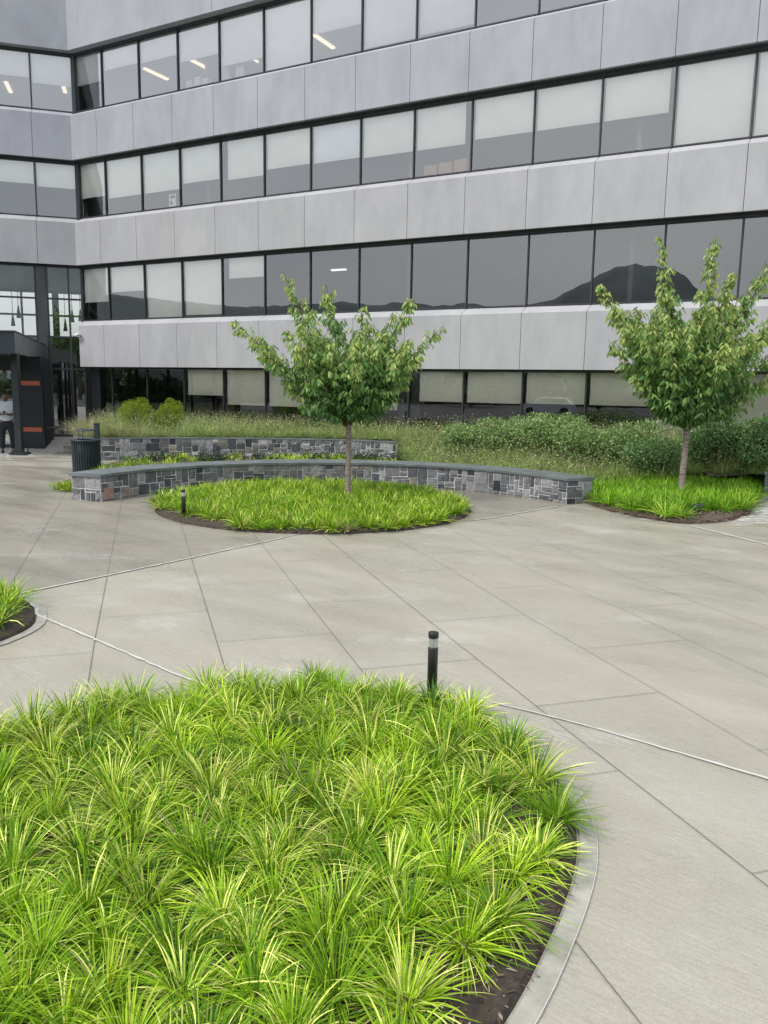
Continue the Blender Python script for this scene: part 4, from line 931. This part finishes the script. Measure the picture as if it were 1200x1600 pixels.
# ------------------------------------------------------------------ shrubs
def shrub(name, base, rx, ry, rz, label, n, cols, group, seed, leaf=.05, shape=2.0, lumps=7, cat='shrub'):
    rg = np.random.default_rng(seed); root = empty(name, base); tag(root, label, cat, group)
    st = MB()
    for q in range(9):
        a = rg.uniform(0, 2*np.pi); e = Vector((rx*.7*math.cos(a)*rg.uniform(.3, 1), ry*.7*math.sin(a)*rg.uniform(.3, 1), rz*rg.uniform(.9, 1.5))); st.tube([(0, 0, 0), e*.5+Vector((0, 0, .05)), e], [.014, .009, .004], 5, caps=False)
    st.build('stems', 'bark_rough', root)
    # union of lumps: sample shells
    L_ = [(0, 0, rz*.8, .82)]+[(rg.uniform(-.7, .7)*rx, rg.uniform(-.7, .7)*ry, rz*rg.uniform(.75, 1.5), rg.uniform(.32, .6)) for _ in range(lumps)]
    k_ = rg.choice(len(L_), n, p=np.array([l[3]**2 for l in L_])/sum(l[3]**2 for l in L_)); L_ = np.array(L_)
    v = rg.normal(0, 1, (n, 3)); v /= np.linalg.norm(v, axis=1, keepdims=True); r = rg.uniform(.5, 1.08, n)**.5
    sc = L_[k_, 3][:, None]*np.array([rx, ry, rz])*r[:, None]*(1+.10*np.sin(v[:, :1]*9+seed)*np.cos(v[:, 2:]*8))
    pos = L_[k_, :3]+v*sc; keep = pos[:, 2] > .02; pos, v = pos[keep], v[keep]; n = len(pos)
    C = np.array([c[0] for c in cols])[rg.choice(len(cols), n, p=np.array([c[1] for c in cols])/sum(c[1] for c in cols))]*rg.uniform(.75, 1.25, (n, 1))
    leafmesh('foliage', pos, v+rg.normal(0, .8, (n, 3))+[0, 0, .25], v+rg.normal(0, .5, (n, 3))+[0, 0, .6], leaf*rg.uniform(.6, 1.2, n), leaf*.55*rg.uniform(.7, 1.1, n), C, 'small_leaf', root)
    return root
BOX = [((.26, .36, .03), .5), ((.17, .27, .03), .3), ((.38, .46, .05), .2)]
for q, (u, Y, rx, rz, lab) in enumerate([(210, 23.9, .56, .56, 'larger clipped yellow-green boxwood ball above the retaining wall, left of the pair'), (263, 24.1, .41, .53, 'smaller rounder boxwood ball above the retaining wall, right of the pair')]):
    x = (u-600)/FPX*Y; shrub('boxwood_shrub', (x, Y, .62), rx, rx*.9, rz, lab, 6500, BOX, 'boxwood balls', 50+q, .035, lumps=6)
SHB = [((.19, .31, .11), .44), ((.27, .40, .145), .3), ((.38, .48, .20), .14), ((.50, .56, .30), .07)]
SHD = [((.12, .23, .085), .55), ((.18, .31, .115), .3), ((.34, .45, .20), .15)]
SHR = [(735, 20.2, .85, .34, 'loose pale green shrub where the meadow grass gives way to bushes', SHB), (800, 19.9, .80, .42, 'leafy green shrub second from the left in the shrub row', SHB), (858, 19.2, .85, .46, 'broad mounded shrub in the middle of the row below the car-reflecting windows', SHB),
       (918, 18.4, .8, .42, 'rounded green shrub behind the gap left of the right-hand tree', SHB), (975, 17.9, .75, .44, 'dense bush directly left of the right-hand tree', SHB), (1015, 17.2, .62, .34, 'darker low bush at the front, just left of the right-hand trunk', SHD),
       (1105, 17.6, .62, .42, 'dense dark green bush just right of the right-hand trunk', SHD), (1150, 17.3, .70, .48, 'mounded dark green bush near the right edge', SHD), (1200, 17.0, .75, .52, 'large dark green bush cut by the right edge of the view', SHD), (1060, 17.9, .5, .26, 'small faint bush behind the right-hand trunk', SHB)]
for q, (u, Y, rx, rz, lab, pal_) in enumerate(SHR):
    x = (u-600)/FPX*(Y+.1); z = terr_z(x, Y); shrub('leafy_shrub', (x, Y, z-.05), rx, rx*.8, rz*1.22, lab, 5600, pal_, 'shrub row below the ground floor windows', 70+q, .068, lumps=9)

# ------------------------------------------------------------------ bollards
def bollard(loc, label):
    r = empty('bollard_light', loc); tag(r, label, 'bollard light', 'low bollard lights')
    mb = MB(); mb.lathe([(0, .0), (.034, .0), (.034, .355), (.031, .36), (0, .36)], 28); mb.build('post', 'bollard_black', r)
    mb = MB(); mb.lathe([(.032, .36), (.032, .425)], 28); mb.build('lens', 'clear_lens', r)
    mb = MB(); mb.lathe([(0, .361), (.0305, .361), (.0305, .364), (.029, .40), (.0305, .423), (0, .424)], 20); mb.build('reflector', 'white_paint', r)
    mb = MB(); mb.lathe([(0, .425), (.0345, .425), (.0350, .428), (.0350, .457), (.033, .461), (.029, .462), (0, .462)], 28); mb.build('lid', 'bollard_black', r); return r
bollard((.345, 5.16, .02), 'black bollard light rising from the far rim of the foreground grass bed')
bollard((-3.10, 12.25, .0), 'black bollard light at the left rim of the round island bed')
# ground spotlight
g_ = empty('ground_spotlight', (5.33, 13.5, .08)); tag(g_, 'small dark green landscape uplight on the mulch in front of the right-hand tree', 'spotlight')
mb = MB(); mb.tube([(-.13, -.05, .05), (.06, 0, .09)], [.075, .06], 14); mb.build('housing', 'lens_housing', g_); mb = MB(); mb.tube([(0, 0, -.03), (0, 0, .06)], .015, 8); mb.build('stake', 'lens_housing', g_)

# ------------------------------------------------------------------ litter bin
tcn_ = empty('litter_bin', (-6.72, 18.0, 0)); tag(tcn_, 'dark slatted round litter bin with rain hood behind the left end of the seat wall', 'litter bin')
sl_ = MB(); ns = 34
for q in range(ns):
    a = 2*math.pi*q/ns; a2 = a+2*math.pi/ns*.62
    V = []
    for z, r in ((.05, .285), (.40, .295), (.70, .30), (.755, .318)):
        for rr in (r, r+.012): V += [(rr*math.cos(a), rr*math.sin(a), z), (rr*math.cos(a2), rr*math.sin(a2), z)]
    F = []
    for i in range(3): b0 = i*4; F += [(b0, b0+1, b0+5, b0+4), (b0+2, b0+6, b0+7, b0+3), (b0, b0+4, b0+6, b0+2), (b0+1, b0+3, b0+7, b0+5)]
    sl_.poly(V, F)
sl_.build('slatted_body', 'can_paint', tcn_)
mb = MB(); mb.lathe([(0, .03), (.262, .03), (.27, .74), (.20, .75), (.19, .5), (0, .45)], 32); mb.build('liner', 'bollard_black', tcn_)
mb = MB(); mb.lathe([(.20, .762), (.325, .762), (.335, .775), (.325, .79), (.20, .79), (.20, .762)], 32); mb.lathe([(.29, .03), (.312, .03), (.312, .07), (.29, .07), (.29, .03)], 32); mb.build('rim', 'can_paint', tcn_)
mb = MB(); mb.lathe([(0, 1.035), (.12, 1.03), (.20, 1.01), (.225, .985), (.215, .983), (.12, 1.015), (0, 1.022)], 28); mb.build('hood', 'can_paint', tcn_)
for q in range(3):
    a = .6+q*2.094; mb = MB(); mb.tube([(.205*math.cos(a), .205*math.sin(a), .78), (.205*math.cos(a), .205*math.sin(a), .995)], .008, 6); mb.build('hood_leg', 'can_paint', tcn_)
po = empty('ash_post', (-6.78, 18.9, 0)); tag(po, 'dark square ash post standing right behind the litter bin', 'ash post')
mb = MB(); mb.box(-.05, .05, -.05, .05, .02, 1.08); mb.box(-.09, .09, -.09, .09, .0, .02); mb.build('post', 'can_paint', po); mb = MB(); mb.box(-.06, .06, -.06, .06, 1.08, 1.11); mb.build('lid', 'can_paint', po)

# ------------------------------------------------------------------ person under the canopy
def skin_body(name, joints, edges, rad, mats, parent, sub=2):
    me = bpy.data.meshes.new(name); me.from_pydata([tuple(j) for j in joints], edges, []); o = link(name, me, parent)
    md = o.modifiers.new('skin', 'SKIN'); md.use_smooth_shade = True
    for i, r in enumerate(rad): me.skin_vertices[0].data[i].radius = r if isinstance(r, tuple) else (r, r)
    me.skin_vertices[0].data[0].use_root = True
    s = o.modifiers.new('sub', 'SUBSURF'); s.levels = sub; s.render_levels = sub; me.materials.append(MATS[mats]); return o
pr = empty('person', (-10.76, 22.85, .02), RAD(25)); pr.scale = (1.12, 1.12, 1.0); tag(pr, 'person in pale shirt and dark trousers looking down at a phone', 'person')
# local: facing -y
body = skin_body('body', [(0, .02, .92), (0, .02, 1.12), (0, .01, 1.38), (0, -.0, 1.47), (0, -.03, 1.53), (0, -.055, 1.60), (0, -.06, 1.67),
    (-.17, .02, 1.41), (-.22, -.01, 1.14), (-.10, -.22, 1.10), (-.04, -.28, 1.12), (.17, .02, 1.41), (.22, -.0, 1.14), (.08, -.21, 1.08), (.02, -.28, 1.10),
    (-.09, .02, .86), (-.11, -.0, .48), (-.12, .03, .09), (-.13, -.10, .04), (.09, .02, .86), (.12, -.04, .48), (.13, .02, .09), (.15, -.11, .04)],
    [(0, 1), (1, 2), (2, 3), (3, 4), (4, 5), (5, 6), (2, 7), (7, 8), (8, 9), (9, 10), (2, 11), (11, 12), (12, 13), (13, 14), (0, 15), (15, 16), (16, 17), (17, 18), (0, 19), (19, 20), (20, 21), (21, 22)],
    [(.13, .10), (.125, .095), (.13, .10), .06, .055, (.08, .095), (.07, .085), .05, .042, .034, .028, .05, .042, .034, .028, .085, .06, .042, .035, .085, .06, .042, .035], 'skin', pr)
skin_body('shirt', [(0, .02, .83), (0, .02, 1.10), (0, .015, 1.36), (0, .01, 1.455), (-.175, .02, 1.42), (-.23, -.01, 1.14), (-.15, -.14, 1.10), (.175, .02, 1.42), (.23, 0, 1.14), (.14, -.13, 1.09)],
    [(0, 1), (1, 2), (2, 3), (2, 4), (4, 5), (5, 6), (2, 7), (7, 8), (8, 9)], [(.19, .14), (.175, .13), (.165, .125), .075, .072, .062, .052, .072, .062, .052], 'shirt', pr)
skin_body('trousers', [(0, .02, .95), (0, .02, .84), (-.10, .01, .72), (-.112, 0, .48), (-.12, .03, .10), (.10, .01, .72), (.12, -.03, .48), (.132, .02, .10)],
    [(0, 1), (1, 2), (2, 3), (3, 4), (1, 5), (5, 6), (6, 7)], [(.16, .12), (.15, .125), .10, .078, .062, .10, .078, .062], 'trousers', pr)
skin_body('hair', [(0, -.03, 1.70), (0, .01, 1.69), (0, .03, 1.62)], [(0, 1), (1, 2)], [(.078, .078), (.088, .085), (.07, .05)], 'hair', pr)
for sx_, yy in ((-.125, -.06), (.14, -.07)):
    skin_body('shoe', [(sx_, yy+.12, .045), (sx_, yy, .045), (sx_*1.05, yy-.10, .032)], [(0, 1), (1, 2)], [(.045, .045), (.048, .042), (.045, .03)], 'shoe_leather', pr)
for sx_, ch_ in ((-1, 0), (1, 1)):       # hands: palm + five curled fingers, rooted in the palm, closing on the phone
    ctr = Vector((-.035 if sx_ < 0 else .03, -.285, 1.115 if sx_ < 0 else 1.105)); J = [ctr+Vector((sx_*.03, .05, -.01)), ctr+Vector((sx_*.015, .01, 0))]; E = [(0, 1)]; Rr = [.022, .026]
    for q in range(4):
        i0 = len(J); z = .028-.018*q; J += [ctr+Vector((sx_*.012, -.02, z)), ctr+Vector((-sx_*.002, -.045, z)), ctr+Vector((-sx_*.022, -.048+.004*q, z*.9))]; E += [(1, i0), (i0, i0+1), (i0+1, i0+2)]; Rr += [.009, .008, .007]
    i0 = len(J); J += [ctr+Vector((sx_*.0, .015, .035)), ctr+Vector((-sx_*.022, -.012, .048))]; E += [(1, i0), (i0, i0+1)]; Rr += [.010, .008]
    skin_body('hand', J, E, Rr, 'skin', pr, 1)
ph_ = MB(); ph_.box(-.036, .036, -.004, .004, -.072, .072); o = ph_.build('phone', 'black_panel', None, (-10.80+.12, 22.85-.27, 1.16), RAD(25)); o.rotation_euler = (RAD(-50), 0, RAD(25)); tag(o, 'dark phone held in both hands by the person under the canopy', 'phone')

# ------------------------------------------------------------------ surroundings behind the camera (seen mirrored in the glass)
def ridge(name, prof, dist, depth, z0=-.03, mat='hazy_hillside', seed=0):
    """prof: list (azimuth deg clockwise from +Y, elevation deg)"""
    rg = np.random.default_rng(seed); az = np.arange(prof[0][0], prof[-1][0]+.01, .25); el = np.interp(az, [p[0] for p in prof], [p[1] for p in prof])
    ke = np.exp(-np.linspace(-2, 2, 9)**2); el = np.convolve(np.pad(el, 4, mode='edge'), ke/ke.sum(), 'valid'); el = el*(1+.006*np.sin(az*5.1))+rg.normal(0, .012, len(az)); mb = MB(); V = []; rows = [(0, 0), (.25, .35), (.6, .8), (1, 1), (1.5, .6), (2.0, 0)]
    for a, e in zip(az, el):
        for rdd, h in rows:
            D_ = dist+depth*rdd-depth; ar = RAD(a); V.append((D_*math.sin(ar), D_*math.cos(ar), z0+max(0, h*(math.tan(RAD(max(e, .1)))*dist)+2)*(1 if h else 0)))
    m_ = len(rows); F = [(i*m_+j, i*m_+j+1, (i+1)*m_+j+1, (i+1)*m_+j) for i in range(len(az)-1) for j in range(m_-1)]
    mb.poly(V, F, smooth=True); o = mb.build(name, mat); tag(o, kind='structure'); return o
ridge('hills', [(110, 5), (140, 7), (165, 9.5), (178, 8), (195, 5), (206, 5.2), (213, 5.8), (216.5, 6.0), (217.8, 6.8), (218.8, 8.0), (220.5, 8.55), (222, 8.7), (223.5, 8.5), (225.6, 7.5), (227.5, 6.4), (229.6, 5.9), (231, 5.7), (234, 6.1), (236, 5.8), (238, 6.1), (240.5, 5.8), (243, 6.0), (250, 5.4), (262, 6), (285, 5), (300, 4)], 620, 260, seed=4)
def far_tree(loc, h, r, seed, label, n=2600):
    rg = np.random.default_rng(seed); root = empty('shade_tree', loc); tag(root, label, 'tree', 'trees beyond the parking lot')
    tk = MB(); tk.tube([(0, 0, 0), (.1, 0, h*.3), (0, .1, h*.75)], [.28, .2, .06], 9)
    for q in range(6): a = q*1.05; tk.tube([(0, 0, h*.3), (r*.35*math.cos(a), r*.35*math.sin(a), h*.5), (r*.65*math.cos(a), r*.65*math.sin(a), h*.66)], [.12, .07, .03], 6)
    tk.build('trunk', 'bark_rough', root)
    lm = [(rg.uniform(-.5, .5)*r, rg.uniform(-.5, .5)*r, h*rg.uniform(.45, .8), r*rg.uniform(.4, .6)) for _ in range(10)]; lm = np.array(lm); k_ = rg.integers(0, 10, n)
    v = rg.normal(0, 1, (n, 3)); v /= np.linalg.norm(v, axis=1, keepdims=True); pos = lm[k_, :3]+v*lm[k_, 3:4]*rg.uniform(.6, 1.08, (n, 1))
    C = np.array([(.10, .16, .045)])*rg.uniform(.6, 1.7, (n, 1))
    leafmesh('crown', pos, rg.normal(0, 1, (n, 3)), v+rg.normal(0, .5, (n, 3)), rg.uniform(.3, .6, n), rg.uniform(.2, .4, n), C, 'small_leaf', root)
for q, (x, y, h, r, lab) in enumerate([(8, -26, 9, 4, 'round tree beyond the parking lot mirrored in the entrance glass'), (1, -31, 10, 4.5, 'tall tree directly behind the viewer beyond the parking lot'), (15, -30, 8, 3.8, 'shorter tree at the right of the row behind the viewer'),
        (-24, -38, 7, 4, 'low spreading tree across the parking lot behind the viewer'), (-36, -34, 8.5, 4, 'tree at the far left corner of the parking lot'), (-52, -20, 8, 4.2, 'lone tree at the western side of the parking lot'), (-14, -46, 8, 4, 'tree furthest back behind the parking lot')]):
    far_tree((x, y, -.03), h, r, 200+q, lab)
rgw = np.random.default_rng(9); n = 9000; az = np.radians(rgw.uniform(120, 300, n)); dd = rgw.uniform(62, 74, n); hh = 2.6+1.3*np.sin(az*23)+.9*np.sin(az*61)
pos = np.stack([dd*np.sin(az), dd*np.cos(az), rgw.uniform(0, 1, n)*hh], 1)
o = leafmesh('far_woods', pos, rgw.normal(0, 1, (n, 3)), rgw.normal(0, 1, (n, 3)), rgw.uniform(.8, 1.5, n), rgw.uniform(.6, 1.1, n), np.array([(.045, .07, .025)])*rgw.uniform(.6, 1.5, (n, 1)), 'small_leaf'); tag(o, 'hedge and thicket edging the lot behind the viewer', 'woods', kind='stuff')
# parked white car, faintly mirrored in the ground floor glass
car = empty('parked_car', (-27.5, -8.5, -.012), RAD(-42)); tag(car, 'white hatchback parked behind the viewer and faintly mirrored in the windows', 'car')
prof = [(-2.1, .35), (-2.15, .62), (-2.05, .85), (-1.25, .98), (-.55, 1.42), (.75, 1.47), (1.55, 1.38), (2.0, .98), (2.12, .7), (2.08, .35)]
mb = MB(); mb.prism([(x, -.84 if z < 1.0 else -.66, z) for x, z in prof], [(x, .84 if z < 1.0 else .66, z) for x, z in prof]); mb.build('body', 'car_paint', car)
for sy in (-1, 1):
    mb = MB(); q = [(-1.05, 1.03), (-.5, 1.36), (.4, 1.4), (1.4, 1.33), (1.75, 1.03)]; V = [(x, sy*(.852 if z < 1.1 else .71), z) for x, z in q]; mb.poly(V, [tuple(range(5))]); mb.build('side_window', 'black_panel', car)
    for x in (-1.35, 1.35): mb = MB(); mb.tube([(x, sy*.66, .33), (x, sy*.87, .33)], .33, 22); w_ = mb.build('wheel', 'tyre_rubber', car); mb = MB(); mb.tube([(x, sy*.865, .33), (x, sy*.885, .33)], .2, 16); mb.build('rim', 'fascia_metal', w_)
bpy.context.view_layer.update()
